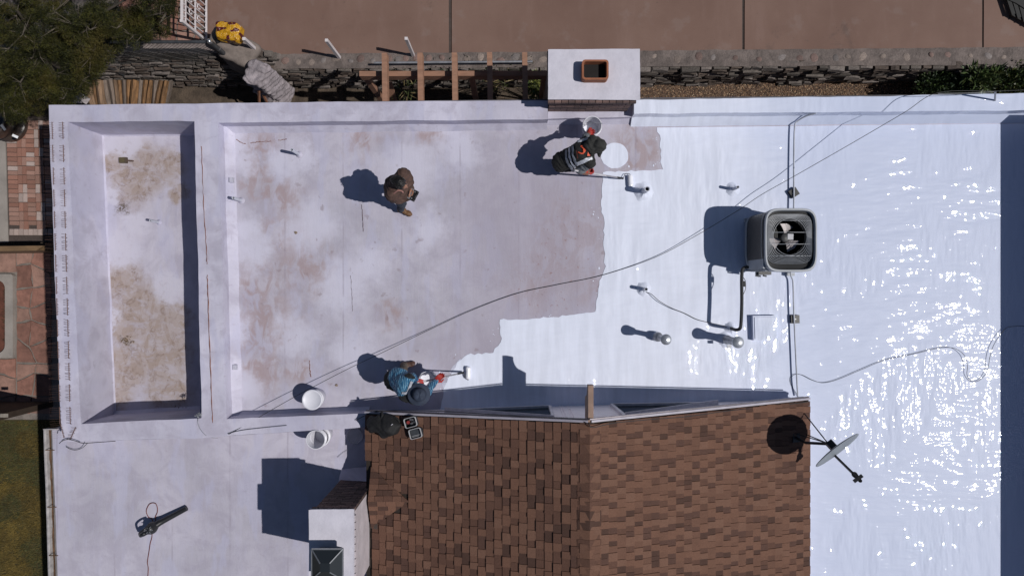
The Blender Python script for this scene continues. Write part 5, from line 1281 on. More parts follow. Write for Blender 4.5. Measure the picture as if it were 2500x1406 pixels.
# rounded brown seat half out of the frame
seat = thing('patio_seat', 'dark brown rounded tub seat half out of frame beside the brick path', 'patio chair', P(10, 320, GZ))
m_seat = NT('dark_brown_leather'); m_seat.base((.045, .032, .026)); m_seat.set(Roughness=.32); m_seat = m_seat.m
c0 = P(2, 300, GZ + .45); m = MB(); prof = []
for j in range(9):
    t_ = j / 8; rad = .40 * math.sin(R(25 + 65 * t_)) / math.sin(R(90)); prof.append((rad, .0 + .62 * t_))
vv = []; n = 28; keep = 20
for rad, z in prof:
    for k in range(keep):
        a = R(-120) + 2 * math.pi * k / n; vv.append(c0 + Vector((rad * math.cos(a) * .92, rad * math.sin(a) * 1.1 + .02, z - .35 + .12 * math.cos(a + .6))))
m.add(vv, [(j * keep + k, j * keep + k + 1, (j + 1) * keep + k + 1, (j + 1) * keep + k) for j in range(8) for k in range(keep - 1)])
bk_ = m.build('shell', m_seat, seat, smooth=True); md = bk_.modifiers.new('thick', 'SOLIDIFY'); md.thickness = .035
MB().lathe(c0 + Vector((0, .02, -.30)), [(.36, 0), (.37, .1), (.33, .14)], 28).build('cushion', m_seat, seat, smooth=True)
MB().lathe((c0.x, c0.y, GZ), [(.22, 0), (.22, .03), (.04, .05), (.04, .25), (.2, .3)], 20).build('pedestal', m_dark, seat, smooth=True)
for a, b in (((3, 305, -2.2), (13, 318, -2.2)), ((30, 330, -2.3), (44, 336, -2.35))):
    MB().beam(P(*a), P(*b), .05, .01).build('metal_plate', m_rim, seat)
# black slats and panel in the north east corner
sl_ch = thing('black_slats', 'black slats and panel only just inside the north east corner', 'outdoor seat', P(2500, 10, UZ))
m_bk2 = mat('black_slat', (.010, .010, .010), .7, .2, 10); z_ = UZ + .12
for k in range(4):
    a = P(2449 + k * 14, -40, z_); b = P(2474 + k * 14, 36 + k * 8, z_); MB().beam(a, b, .075, .025).build('slat', m_bk2, sl_ch)
MB().beam(P(2471, 34, z_ - .028), P(2580, 96, z_ - .028), .075, .03).build('frame_rail', m_bk2, sl_ch)
MB().prism([P(*q, z_) for q in ((2452, -60), (2460, 2), (2478, 10), (2500, 24), (2580, 66), (2580, -60))][::-1], z_ + .016, z_ + .034).build('black_panel', m_bk2, sl_ch)
for x, y in ((2478, 36), (2568, 84)): a = P(x, y, z_); MB().box((a.x, a.y, (z_ - .045 + UZ) / 2), (.05, .05, z_ - .045 - UZ)).build('leg', m_bk2, sl_ch)
# ---------------------------------------------------------------- buckets, tools and bags
m_bkt = mat('white_bucket_plastic', (.62, .62, .68), .4, .05, 6); m_lid = mat('white_lid_plastic', (.66, .66, .73), .4, .05, 5); m_paint = mat('wet_white_paint', (.78, .79, .86), .15, .05, 6)
def bucket(c, label, h=.36, r0=.128, r1=.148, lid=False, fill=None, tilt=None, name='bucket', tint=None):
    c = Vector(c); b = thing(name, label, 'bucket', c); M_ = Matrix.Rotation(tilt[0], 3, tilt[1]) if tilt else None
    rr_ = lambda z: r0 + (r1 - r0) * z / h
    prof = [(r0 - .01, .0), (r0, .01)] + [(rr_(z), z) for z in (h * .72,)] + [(r1 + .008, h * .74), (r1 + .008, h * .77), (rr_(h * .79), h * .79), (rr_(h * .86), h * .86), (r1 + .012, h * .88), (r1 + .012, h * .905), (r1, h * .92), (r1 + .006, h - .012), (r1 + .006, h), (r1 - .006, h), (r0 - .008, .02), (.002, .018)]
    MB().lathe(c, prof, 32, M_, True, True).build('shell', tint or m_bkt, b, smooth=True)
    if lid:
        MB().lathe(c, [(r1 + .014, h - .02), (r1 + .014, h + .012), (r1 - .004, h + .016), (r1 - .012, h + .008), (.003, h + .008)], 36, M_, False, True).build('lid', tint or m_lid, b, smooth=True)
    if fill: MB().lathe(c, [(rr_(h * fill) - .012, h * fill), (.002, h * fill + .002)], 28, M_, True, True).build('paint', m_paint, b, smooth=True)
    return b
def bail(b, c, h, r1, tilt, lift, side=1):
    """wire handle: lift 0 = lying on the rim, 1 = upright"""
    c = Vector(c); pts = []
    for k in range(13):
        a = math.pi * k / 12; x = (r1 + .014) * math.cos(a); y = (r1 + .014) * math.sin(a) * side
        pts.append(c + Matrix.Rotation(tilt, 3, 'Z') @ Vector((x, y * math.cos(lift * math.pi / 2), h * .9 + abs(y) * math.sin(lift * math.pi / 2))))
    MB().tube(pts, .0035, 5).build('handle', m_rim, b, smooth=True)
c = P(778, 967); b = bucket(c, 'closed white bucket with a flat lid at the edge of the parapet shade', lid=True); bail(b, c, .36, .148, R(-60), .05, -1)
c = P(795, 1056, SWZ); b = bucket(c, 'lower of two nested white buckets on the lower roof'); 
bucket(c + Vector((-.015, .0, .13)), 'upper open bucket of the nested pair on the lower roof, half shaded inside', h=.40)
c = P(867, 1063, SWZ); lid_ = thing('round_lid', 'round grey looking bucket lid lying flat in the shade beside the shingle eave', 'lid', c)
MB().lathe(c, [(.128, .004), (.136, .008), (.136, .030), (.124, .034), (.116, .024), (.003, .024)], 36, None, True, True).build('disc', mat('grey_lid_plastic', (.42, .41, .46), .5, .1, 6), lid_, smooth=True)
c = P(1049, 923); b2 = bucket(c, 'open bucket of white coating between the arms of the worker in blue', fill=.55); bail(b2, c, .36, .148, R(100), .05, -1)
c = P(1440, 320, .11); b3 = bucket(c, 'white bucket hanging from the red glove of the worker in the black vest', fill=.25, r0=.126); bail(b3, c, .36, .148, R(10), .95)
# wide paint brush in the sunken roof
br = thing('paint_brush', 'wide stiff paint brush lying on the sunken roof', 'brush', P(305, 392, PIT)); Mz = Matrix.Rotation(R(2), 3, 'Z')
MB().box(P(299, 391.5, PIT + .035), (.10, .095, .045), Mz).build('bristles', mat('dried_bristles', (.085, .068, .035), .9, .4, 30, stretch=(1, 8, 1), bump=.6), br)
MB().box(P(308.5, 391.8, PIT + .04), (.03, .10, .05), Mz).build('ferrule', mat('brown_ferrule', (.07, .05, .035), .7), br)
MB().tube([P(310, 392, PIT + .04), P(314, 392.5, PIT + .04), P(320, 393, PIT + .045), P(326, 393.5, PIT + .045)], [.022, .012, .016, .012], 8).build('handle', mat('brush_handle', (.09, .055, .04), .6), br, smooth=True)
r = random.Random(77)
for (x, y, n_, lab) in ((308, 832, 26, 'clump of dry brown leaves on the stained sunken roof'), (445, 1000, 20, 'dry litter in the shaded corner of the sunken roof')):
    m = MB()
    for k in range(n_):
        c = P(x + r.gauss(0, 7), y + r.gauss(0, 4), PIT + r.uniform(.006, .03)); a = r.uniform(0, 6.28); d = Vector((math.cos(a), math.sin(a), r.uniform(-.1, .4))) * r.uniform(.015, .035); q = Vector((-d.y, d.x, .005)) * .35
        m.add([c - d, c - q, c + d, c + q], [(0, 1, 2, 3)])
    tag(m.build('leaf_litter', mat('dry_leaf', (.13, .09, .055), .9, .4, 20)), lab, kind='stuff')
for x, y, z, bl in ((722, 568, 0, 'flat dried tan blob on the old coating near the partition parapet'), (822, 940, 0, 'flat dried tan blob on the old coating above the closed bucket')):
    m = MB(); c = P(x, y, z + .004); n = 9; m.add([c + Vector((math.cos(a) * r.uniform(.018, .035), math.sin(a) * r.uniform(.018, .03), r.uniform(.0, .012))) for a in [2 * math.pi * k / n for k in range(n)]], [list(range(n))]); tag(m.build('dried_blob', mat('tan_blob', (.22, .17, .13), .9, .3, 30)), bl, 'debris', 'dried blobs on the old coating')
# leaf blower with its cord
lb = thing('leaf_blower', 'black electric leaf blower lying on the lower roof', 'leaf blower', P(372, 1287, SWZ)); zb = SWZ
MB().tube([P(378, 1283, zb + .14), P(390, 1275, zb + .11), P(400, 1270, zb + .09), P(456, 1240, zb + .05)], [.055, .052, .046, .040], 14).build('tube', m_blk, lb, smooth=True)
V = P(371, 1288, zb + .15)
sdf_lump('motor_housing', [ell_(V, (.085, .10, .12)), cap_(V, P(378, 1283, zb + .14), .075, .06), cap_(P(365, 1296, zb + .17), P(350, 1303, zb + .20), .04, .03), cap_(P(350, 1303, zb + .20), P(344, 1307, zb + .17), .034, .03)], m_blk, lb, .012, .03)
MB().tube(smooth_path([P(364, 1280, zb + .25), P(352, 1292, zb + .33), P(341, 1300, zb + .30), P(341, 1306, zb + .2)], 5), .018, 8).build('handle', m_blk, lb, smooth=True)
vn = MB()
for k in range(6): a = 2 * math.pi * k / 6; vn.box(V + Vector((.045 * math.cos(a), .045 * math.sin(a), .105)), (.035, .010, .02), Matrix.Rotation(a, 3, 'Z'))
vn.build('intake_grille', m_rim, lb)
tag(MB().tube(smooth_path([P(x, y, zb + .012) for x, y in ((380, 1271), (379, 1262), (384, 1250), (384, 1238), (380, 1229), (372, 1227), (364, 1231), (358, 1243), (358, 1252), (363, 1262), (372, 1268), (371, 1290), (371, 1310), (367, 1325), (364, 1345), (360, 1372), (362, 1390), (358, 1440))], 6), .0065, 6).build('extension_cord', mat('dark_red_cord', (.13, .03, .02), .6), smooth=True), 'dark red extension cord looping from the leaf blower', 'cord')
# backpack on the shingles
def zs(px, py, up_=0):
    """point on the left slope of the gable roof seen at a pixel, raised by up_"""
    z = .6
    for _ in range(8): z = zl(P(px, py, z).x) + .02 + up_
    return P(px, py, z)
bp = thing('backpack', 'soft black backpack lying on the shingles at the gable corner', 'backpack', zs(935, 1040))
m_bag = mat('black_nylon', (.0075, .0075, .009), .75, .4, 7, bump=.7, bsc=18, bdist=.02)
sdf_lump('bag', [cap_(zs(918, 1035, .08), zs(952, 1042, .10), .12, .13), cap_(zs(908, 1026, .06), zs(910, 1046, .07), .07, .08), cap_(zs(940, 1055, .07), zs(962, 1046, .08), .09, .08), cap_(zs(958, 1034, .06), zs(972, 1040, .05), .06, .05), cap_(zs(930, 1022, .08), zs(952, 1026, .08), .08, .08)], m_bag, bp, .016, .04, .010, 17)
for pts in (((930, 1012, .04), (950, 1014, .05), (968, 1020, .05), (976, 1030, .03)), ((929, 1015, .05), (931, 1006, .12), (934, 1012, .15), (930, 1022, .14))): MB().tube(smooth_path([zs(*p) for p in pts], 6), .016, 6).build('strap', m_bag, bp, smooth=True)
MB().box(zs(957, 1036, .22), (.03, .008, .006), Matrix.Rotation(R(35), 3, 'Z')).build('tag', m_cap, bp)
# open hard case
hc = thing('camera_case', 'small open hard case with grey rims and a red item inside, beside the backpack', 'case', zs(1010, 1042))
m_case = mat('grey_case_shell', (.035, .037, .042), .5, .2, 10); m_edge = mat('pale_case_rim', (.45, .45, .47), .4, .1, 10); m_foam = mat('slate_lining', (.045, .052, .062), .85, .2, 20)
for cxp, cyp, ang, inner_m in ((1004, 1030, 17, m_blk), (1016, 1057, 17, m_foam)):
    c = zs(cxp, cyp, .05); slope = math.atan2(RZ1 - RZ0, Kx - Lx); Mc = Matrix.Rotation(-slope, 3, 'Y') @ Matrix.Rotation(R(ang), 3, 'Z')
    rrp = [Vector((a, b_, 0)) for a, b_ in rrect(-.105, -.075, .105, .075, .03, 5)]; n = len(rrp); rin = [v * .90 for v in rrp]
    m = MB(); m.add([c + Mc @ (v * .96 + Vector((0, 0, -.055))) for v in rrp] + [c + Mc @ (v + Vector((0, 0, .02))) for v in rrp], [tuple(range(n))[::-1]] + [(i, (i + 1) % n, n + (i + 1) % n, n + i) for i in range(n)]); sh = m.build('shell', m_case, hc, smooth=True)
    m = MB(); m.add([c + Mc @ (v * 1.02 + Vector((0, 0, .02))) for v in rrp] + [c + Mc @ (v * .91 + Vector((0, 0, .02))) for v in rrp] + [c + Mc @ (v * 1.02 + Vector((0, 0, .034))) for v in rrp] + [c + Mc @ (v * .91 + Vector((0, 0, .034))) for v in rrp], [(2 * n + i, 2 * n + (i + 1) % n, 3 * n + (i + 1) % n, 3 * n + i) for i in range(n)] + [(i, (i + 1) % n, 2 * n + (i + 1) % n, 2 * n + i) for i in range(n)] + [(n + i, n + (i + 1) % n, 3 * n + (i + 1) % n, 3 * n + i) for i in range(n)]); m.build('rim', m_edge, sh)
    MB().add([c + Mc @ (v * .92 + Vector((0, 0, -.0 if inner_m is m_foam else -.03))) for v in rrp], [tuple(range(n))]).build('lining', inner_m, sh)
    if inner_m is m_foam:
        for oy in (-.03, -.045): MB().box(c + Mc @ Vector((0, oy, .004)), (.17, .005, .004), Mc).build('seam', m_edge, sh)
    else:
        MB().lathe(c + Mc @ Vector((-.06, .01, -.02)), [(.025, 0), (.03, .012), (.025, .03)], 12).build('red_item', mat('red_plastic', (.20, .02, .02), .5), sh, smooth=True)
        for ox, oy in ((.0, -.02), (.03, .03), (.06, -.01), (.0, .04)): MB().box(c + Mc @ Vector((ox, oy, -.01)), (.035, .028, .03), Mc).build('fitting', mat('grey_fitting', (.10, .10, .11), .6), sh)

# ---------------------------------------------------------------- people
m_skin = mat('skin', (.30, .15, .10), .55, .1, 10); m_skin2 = mat('tanned_skin', (.20, .09, .055), .6, .1, 10)
def cloth(name, c, var=.3, sc=7, rough=.85, bump=.6): return mat(name, c, rough, var, sc, bump=bump, bsc=22, bdist=.02)
def person(label, loc, prims, mats, res=.010, k=.03, nz_=.0075, nf=31):
    t_ = thing('person', label, 'person', loc)
    V, F, MI = sdf_mesh(prims, res, k, nz_, nf)
    mb = MB(); mb.v = [Vector(v) for v in V]; mb.f = [tuple(f) for f in F]; mb.m = [int(i) for i in MI]
    o = mb.build('body', mats, t_, smooth=True); return t_, o, BVHTree.FromPolygons([tuple(v) for v in V], [tuple(int(i) for i in f) for f in F])
def foot(heel, toe, m, w_=.045):
    h_, t_ = Vector(heel), Vector(toe)
    return [cap_(h_ + Vector((0, 0, .02)), t_, w_ * .95, w_ * 1.05, m, (0, 0, 1), .9), cap_(h_ + Vector((0, 0, .09)), h_ + Vector((0, 0, .02)), w_ * 1.05, w_, m)]
def head(c, face, m_sk, scale=1.0):
    """face = direction the person looks at"""
    c = Vector(c); f = Vector(face).normalized(); sd = f.cross(Vector((0, 0, 1))).normalized(); u = sd.cross(f).normalized(); M_ = Matrix((sd, f, u)).transposed()
    o = [ell_(c, (.075, .095, .115), m_sk, M_, cloth=False, k=.02), ell_(c + f * .045 - u * .055, (.055, .055, .06), m_sk, M_, cloth=False, k=.02), cap_(c + f * .092 + u * .0, c + f * .108 - u * .028, .010, .014, m_sk, cloth=False, k=.012)]
    for s_ in (-1, 1): o.append(ell_(c + sd * .078 * s_ - u * .005, (.010, .022, .03), m_sk, M_, cloth=False, k=.01))
    return o, (sd, f, u)
def face_parts(par, c, fr, m_eye):
    sd, f, u = fr; c = Vector(c)
    for s_ in (-1, 1): MB().lathe(c + f * .083 + sd * .032 * s_ + u * .012, [(.009, -.006), (.011, 0), (.006, .006), (.001, .008)], 10, Matrix((sd, u, f)).transposed()).build('eye', m_eye, par, smooth=True)
    MB().box(c + f * .092 - u * .062, (.045, .008, .010), Matrix((sd, f, u)).transposed()).build('mouth', mat('lips', (.22, .08, .07), .6), par)
m_eye = mat('dark_eye', (.02, .015, .012), .3)
def hand(name, par, wrist, dirv, palmn, m, curl=.9, side=1, s_=1.0, res=.0045):
    """palm, four curled fingers and a thumb; dirv = along the palm, palmn = out of the palm"""
    w0 = Vector(wrist); d = Vector(dirv).normalized(); n = (Vector(palmn) - d * d.dot(Vector(palmn))).normalized(); q = d.cross(n) * side
    pr_ = [cap_(w0 - d * .045 * s_, w0 + d * .01, .028 * s_, .027 * s_, 0)]
    for i, off_ in enumerate((-.030, -.010, .010, .029)):
        kn = w0 + d * (.078 - .004 * abs(i - 1.3)) * s_ + q * off_ * s_; pr_.append(cap_(w0 + q * off_ * .55 * s_, kn, .017 * s_, .0125 * s_, 0)); ln = (.040, .045, .042, .033)[i] * s_; p_ = kn; a = 0
        for j in range(3):
            a += curl * (.65, .85, .6)[j]; p2 = p_ + (d * math.cos(a) + n * math.sin(a)) * ln * (1, .62, .5)[j]; pr_.append(cap_(p_, p2, (.0105 - .001 * j) * s_, (.0098 - .001 * j) * s_, 0, k=.006)); p_ = p2
    tb = w0 + d * .025 * s_ - q * .028 * s_; t1 = tb + (d * .55 - q * .55 + n * .35).normalized() * .042 * s_; t2 = t1 + (d * .75 + n * .65 + q * .1).normalized() * .036 * s_
    pr_ += [cap_(w0 + d * .01, tb, .018 * s_, .015 * s_, 0), cap_(tb, t1, .0135 * s_, .012 * s_, 0, k=.01), cap_(t1, t2, .0115 * s_, .0095 * s_, 0, k=.008)]
    V, F = sdf_mesh(pr_, res, .012)[:2]; mb = MB(); mb.v = [Vector(v) for v in V]; mb.f = [tuple(f) for f in F]; mb.m = [0] * len(F); return mb.build(name, m, par, smooth=True)
def drape(bvh, pts, wd, lift=.012, step=.012):
    """ribbon laid on the back of a figure: plan polyline dropped from above"""
    pp = smooth_path([Vector((p[0], p[1], 0)) for p in pts], 8); dense = []
    for a, b in zip(pp, pp[1:]):
        n = max(1, int((b - a).length / step))
        for k in range(n): dense.append(a.lerp(b, k / n))
    dense.append(pp[-1]); m = MB(); rows = []
    for i, p in enumerate(dense):
        d = (dense[min(i + 1, len(dense) - 1)] - dense[max(i - 1, 0)]).normalized(); q = Vector((-d.y, d.x, 0)); row = []
        for u in (-1, -.33, .33, 1):
            c = p + q * wd / 2 * u; h_ = bvh.ray_cast(Vector((c.x, c.y, 3)), Vector((0, 0, -1)))
            row.append(None if h_[0] is None else h_[0] + h_[1] * lift)
        rows.append(row)
    for a, b in zip(rows, rows[1:]):
        for k in range(3):
            q = (a[k], a[k + 1], b[k + 1], b[k])
            if all(v is not None for v in q) and max(v.z for v in q) - min(v.z for v in q) < .12: m.add(q, [(0, 1, 2, 3)])
    return m
def pxy(px, py, z): v = P(px, py, z * FZ); return (v.x, v.y)
def roller(label, top, bot, ax0, ax1, seed, elbow):
    """telescopic pole, wire frame and nap roller"""
    top, bot, ax0, ax1 = map(Vector, (top, bot, ax0, ax1)); t_ = thing('paint_roller', label, 'paint roller', bot)
    MB().tube([top, bot.lerp(top, .38)], .0155, 10).build('pole', mat('pale_pole', (.46, .45, .48), .4, .1, 10), t_, smooth=True); MB().tube([bot.lerp(top, .40), bot.lerp(top, .06)], .0125, 10).build('pole_extension', mat('grey_pole', (.36, .35, .38), .35, .1, 10, metal=.5), t_, smooth=True)
    MB().tube([bot.lerp(top, .13), bot], .017, 10).build('handle', m_blk, t_, smooth=True)
    d = (ax1 - ax0).normalized(); e1, e2 = [Vector(e_) for e_ in elbow]
    MB().tube([bot, e1, e2, ax0 - d * .02, ax1], .0055, 6).build('wire_frame', m_dark, t_, smooth=True)
    L = (ax1 - ax0).length; r = random.Random(seed); n = 20; prof = [(.012, 0), (.040, .004)] + [(.044, L * k / 10) for k in range(1, 10)] + [(.040, L - .004), (.012, L)]
    u = d.orthogonal().normalized(); Mr = Matrix((u, d.cross(u), d)).transposed(); m = MB().lathe(ax0, prof, n, Mr)
    for v in m.v: v += noise.noise_vector(v * 60) * .006
    m.build('roller_cover', m_paint, t_, smooth=True); return t_

FZ = .90
def Q(px, py, z=0.0): return P(px, py, z * FZ)
# -- man in the brown jacket with a remote controller
jk = cloth('brown_jacket', (.070, .038, .030)); jn = cloth('dark_jeans', (.022, .028, .042)); bt = cloth('tan_boot', (.125, .062, .026), .25, 9, .6, .3)
face = Vector((.80, -.42, -.42))
hd = Q(979, 449, 1.60); hp, fr = head(hd, face, 3)
pel = Q(964, 468, .94); chs = Q(965, 455, 1.28); lsh = Q(983, 427, 1.36); rsh = Q(957, 476, 1.36)
pr_ = hp + [cap_(hd - Vector((.02, -.01, .06)), chs + Vector((.04, 0, .12)), .058, .062, 3, cloth=False), cap_(pel, chs, .165, .175, 0, (fr[1].x, fr[1].y, 0), .78), cap_(chs, chs + Vector((.03, -.005, .10)), .17, .12, 0), cap_(lsh, rsh, .10, .10, 0), cap_(Q(986, 430, 1.2), Q(965, 476, 1.2), .12, .12, 0), cap_(Q(990, 442, 1.15), Q(975, 470, 1.15), .12, .12, 0),
      cap_(pel + Vector((0, 0, -.10)), pel + Vector((0, 0, .1)), .165, .165, 0, (fr[1].x, fr[1].y, 0), .82)]
le = Q(997, 440, 1.10); lw = Q(1004, 461, 1.12); re = Q(974, 489, 1.08); rw = Q(997, 484, 1.12)
pr_ += [cap_(lsh, le, .078, .060, 0), cap_(le, lw, .058, .046, 0), cap_(rsh, re, .078, .060, 0), cap_(re, rw, .058, .046, 0)]
rk = Q(981, 497, .50); ra = Q(978, 512, .10); lk = Q(978, 462, .50); la = Q(963, 460, .10)
pr_ += [cap_(Q(966, 476, .88), rk, .092, .068, 1), cap_(rk, ra, .066, .050, 1), cap_(Q(966, 462, .88), lk, .092, .068, 1), cap_(lk, la, .066, .050, 1)] + foot(Q(979, 512, .05), Q(999, 523, .045), 2) + foot(Q(963, 460, .05), Q(985, 466, .045), 2)
man, mo, mb_ = person('person in a brown jacket and tan boots walking with a remote controller', Q(982, 490), pr_, [jk, jn, bt, m_skin])
face_parts(man, hd, fr, m_eye)
sdf_lump('hair', [ell_(hd - fr[1] * .018 + fr[2] * .018, (.084, .098, .104), 0, Matrix((fr[0], fr[1], fr[2])).transposed()), cap_(hd - fr[1] * .10 - fr[2] * .03, hd - fr[1] * .10 - fr[2] * .09, .06, .045), cap_(hd - fr[1] * .06 - fr[0] * .05 - fr[2] * .05, hd - fr[1] * .09 - fr[0] * .03 - fr[2] * .10, .05, .04)], cloth('black_hair', (.010, .009, .009), .3, 20, .5, .8), man, .009, .03, .006, 70)
hm = MB(); r = random.Random(12)
for k in range(110):
    a = r.uniform(0, 6.28); d = (fr[0] * math.cos(a) + fr[1] * math.sin(a) + fr[2] * r.uniform(.0, 1.2)).normalized(); b_ = hd - fr[1] * .02 + fr[2] * .02 + d * .088; tv = (d.cross(fr[2]) * r.uniform(-1, 1) - fr[1] * .6 - d * .1).normalized() * .045; hm.tube([b_, b_ + tv * .5 + d * .006, b_ + tv], [.004, .003, .001], 3, False)
hm.build('hair_lock', cloth('black_hair_lock', (.012, .011, .010), .3, 20, .45, .3), man)
MB().tube(smooth_path([Q(960, 474, 1.44), Q(970, 466, 1.50), Q(979, 466, 1.48), Q(984, 470, 1.40)], 5), .012, 6).build('collar', cloth('pink_collar', (.30, .15, .13), .2, 8), man, smooth=True)
ctl = Q(1005, 475, 1.15)
hand('hand', man, lw, (ctl - lw) + Vector((.04, 0, 0)), Vector((0, -1, .1)), m_skin, .55, 1); hand('hand', man, rw, (ctl - rw) + Vector((.04, .01, 0)), Vector((-.2, 1, .1)), m_skin, .55, -1)
rc = thing('remote_controller', 'black remote controller with a phone, held by the person in brown', 'remote controller', ctl); Mc = Matrix.Rotation(R(-28), 3, 'Z') @ Matrix.Rotation(R(-18), 3, 'Y')
MB().box(ctl + Mc @ Vector((.045, 0, 0)), (.075, .17, .05), Mc).build('controller_body', m_blk, rc); ph = MB().box(ctl + Mc @ Vector((-.025, 0, .02)), (.085, .165, .012), Mc).build('phone', mat('grey_phone', (.20, .21, .235), .35, .1, 10), rc)
for s_ in (-1, 1): MB().tube([ctl + Mc @ Vector((.07, .04 * s_, .01)), ctl + Mc @ Vector((.10, .045 * s_, .02))], .014, 8).build('antenna', m_blk, rc); MB().lathe(ctl + Mc @ Vector((.04, .055 * s_, .02)), [(.014, 0), (.012, .015), (.008, .02)], 10).build('stick', m_rim, rc)

FZ = .87
# -- worker in the black vest, bent forward, bucket in one hand and roller in the other
vt = cloth('black_vest', (.012, .012, .012)); gs_ = cloth('grey_shirt', (.135, .145, .16)); dp = cloth('black_trousers', (.010, .010, .011)); hdm = cloth('charcoal_hood', (.022, .022, .021))
pel = Q(1386, 391, .88); chs = Q(1420, 374, 1.16); nk = Q(1446, 361, 1.26); lsh = Q(1428, 351, 1.16); rsh = Q(1440, 397, 1.16)
hd = Q(1462, 357, 1.32); face = Vector((.82, .05, -.6)); hp, fr = head(hd, face, 4)
td = Vector(chs - pel).normalized(); bn = Vector((-.3, 0, 1))
pr_ = hp + [cap_(pel, chs, .165, .18, 0, bn, .80), cap_(chs, nk - Vector((.04, 0, .02)), .175, .12, 0, bn, .8), cap_(lsh, rsh, .095, .09, 0), cap_(nk, hd - Vector((.03, 0, .03)), .07, .065, 5), cap_(Q(1372, 396, .84), Q(1390, 391, .90), .16, .17, 0, bn, .9)]
le = Q(1431, 336, .98); lw = Q(1437, 326, .78); re = Q(1417, 415, .98); rw = Q(1433, 421, .86)
pr_ += [cap_(lsh, le, .078, .066, 1), cap_(le, lw, .050, .038, 4, cloth=False), cap_(rsh, re, .080, .070, 1), cap_(re, rw, .066, .048, 4, cloth=False)]
rk = Q(1383, 399, .47); ra = Q(1362, 399, .08); rk2 = Q(1400, 408, .47); ra2 = Q(1380, 412, .08)
pr_ += [cap_(Q(1378, 388, .82), rk, .095, .07, 2), cap_(rk, ra, .068, .05, 2), cap_(Q(1386, 400, .82), rk2, .095, .07, 2), cap_(rk2, ra2, .068, .05, 2)] + foot(Q(1359, 398, .05), Q(1385, 397, .045), 3, .048) + foot(Q(1378, 412, .05), Q(1403, 412, .045), 3, .048)
w1, wo, wb = person('person in a black vest with grey reflective stripes, bent forward with a bucket in hand', Q(1378, 400), pr_, [vt, gs_, dp, cloth('black_shoe', (.012, .011, .011), .2, 9, .5, .2), m_skin2, hdm])
face_parts(w1, hd, fr, m_eye)
Mh = Matrix((fr[0], fr[1], fr[2])).transposed()
sdf_lump('hood', [ell_(hd - fr[1] * .015 + fr[2] * .02, (.105, .115, .115), 0, Mh), cap_(hd - fr[1] * .09 - fr[2] * .05 + fr[0] * .07, hd - fr[1] * .09 - fr[2] * .05 - fr[0] * .10, .06, .06), cap_(hd - fr[1] * .10 - fr[0] * .13 + fr[2] * .0, hd - fr[1] * .05 - fr[0] * .10, .035, .045), cap_(hd + fr[0] * .06 + fr[1] * .02 - fr[2] * .03, hd + fr[0] * .15 + fr[1] * .03 - fr[2] * .03, .05, .016), cap_(hd - fr[1] * .09 - fr[2] * .09, hd - fr[1] * .11 - fr[2] * .09, .09, .09)], hdm, w1, .012, .04, .007, 30)
m_refl = mat('grey_reflective_tape', (.20, .22, .26), .4, .25, 14, bump=.3); m_refl2 = mat('pale_reflective_tape', (.42, .44, .50), .35, .25, 14, bump=.3); m_orng = mat('orange_red_print', (.62, .085, .035), .6, .1, 20)
def dr(px, wd, nm, m, lift=.014, bv=None, par=None, z=1.12): return drape(bv or wb, [pxy(x, y, z) for x, y in px], wd, lift).build(nm, m, par or w1, smooth=True)
dr([(1384, 366), (1384, 385), (1390, 400), (1400, 411)], .028, 'reflective_stripe', m_refl); dr([(1391, 363), (1391, 383), (1397, 398), (1406, 408)], .024, 'reflective_stripe', m_refl2); dr([(1398, 360), (1398, 380), (1403, 395), (1409, 404)], .026, 'reflective_stripe', m_refl)
dr([(1408, 402), (1420, 398), (1430, 394), (1443, 390)], .045, 'reflective_stripe', m_refl2); dr([(1409, 351), (1420, 348), (1431, 345), (1440, 343)], .04, 'reflective_stripe', m_refl2)
dr([(1410, 377), (1414, 380), (1420, 380), (1424, 375), (1424, 368), (1420, 364), (1415, 365)], .020, 'logo', m_orng, .017); dr([(1419, 366), (1423, 370), (1423, 376)], .034, 'logo', m_orng, .016); dr([(1427, 369), (1431, 377), (1434, 383)], .012, 'logo', m_orng, .017); dr([(1430, 383), (1437, 383)], .034, 'logo', m_orng, .017); dr([(1406, 372), (1407, 380), (1409, 390)], .008, 'logo', mat('dull_red_print', (.20, .04, .025), .7), .017)
m_rg = cloth('red_glove', (.33, .022, .016), .2, 12, .6, .3)
hand('glove', w1, lw, Vector((.02, .02, -1)) + Vector((.15, .25, 0)), Vector((1, .2, 0)), m_rg, 1.0, 1, 1.25); hand('glove', w1, rw, Vector((.4, .0, -.9)), Vector((.3, 1, .2)), m_rg, 1.05, -1, 1.25)
pt = Q(1437, 422, .82); pb = Q(1521, 436, .06); tp_ = pt + (pt - pb).normalized() * .35
roller('paint roller on a long pole held by the worker in the black vest', tp_, pb, Q(1538, 428, .05), Q(1540, 456, .05), 3, (Q(1526, 425, .05), Q(1535, 424, .05)))

FZ = .93
# -- worker in the blue jacket and sun hat
bl_ = NT('blue_patterned_jacket'); p = bl_.pos(); wv = bl_.n('ShaderNodeTexWave'); bl_.l(p, wv.inputs['Vector']); wv.inputs['Scale'].default_value = 11; wv.inputs['Distortion'].default_value = 7; wv.inputs['Detail'].default_value = 2; wv.inputs['Detail Scale'].default_value = 1.6
cc_ = bl_.mix(bl_.ramp(wv.outputs['Fac'], .72, .9), bl_.mix(bl_.ramp(bl_.noise(p, 6), .35, .65), (.010, .065, .155), (.016, .115, .24)), (.17, .34, .45)); bl_.base(cc_); bl_.set(Roughness=.6); bl_.l(bl_.bump(bl_.noise(p, 22, 5), .6, .02), bl_.b.inputs['Normal']); bl_ = bl_.m
tn = cloth('tan_trousers', (.11, .085, .065)); bkv = cloth('black_safety_vest', (.010, .011, .013)); nv = cloth('navy_hat', (.022, .032, .058), .2, 8, .8, .3)
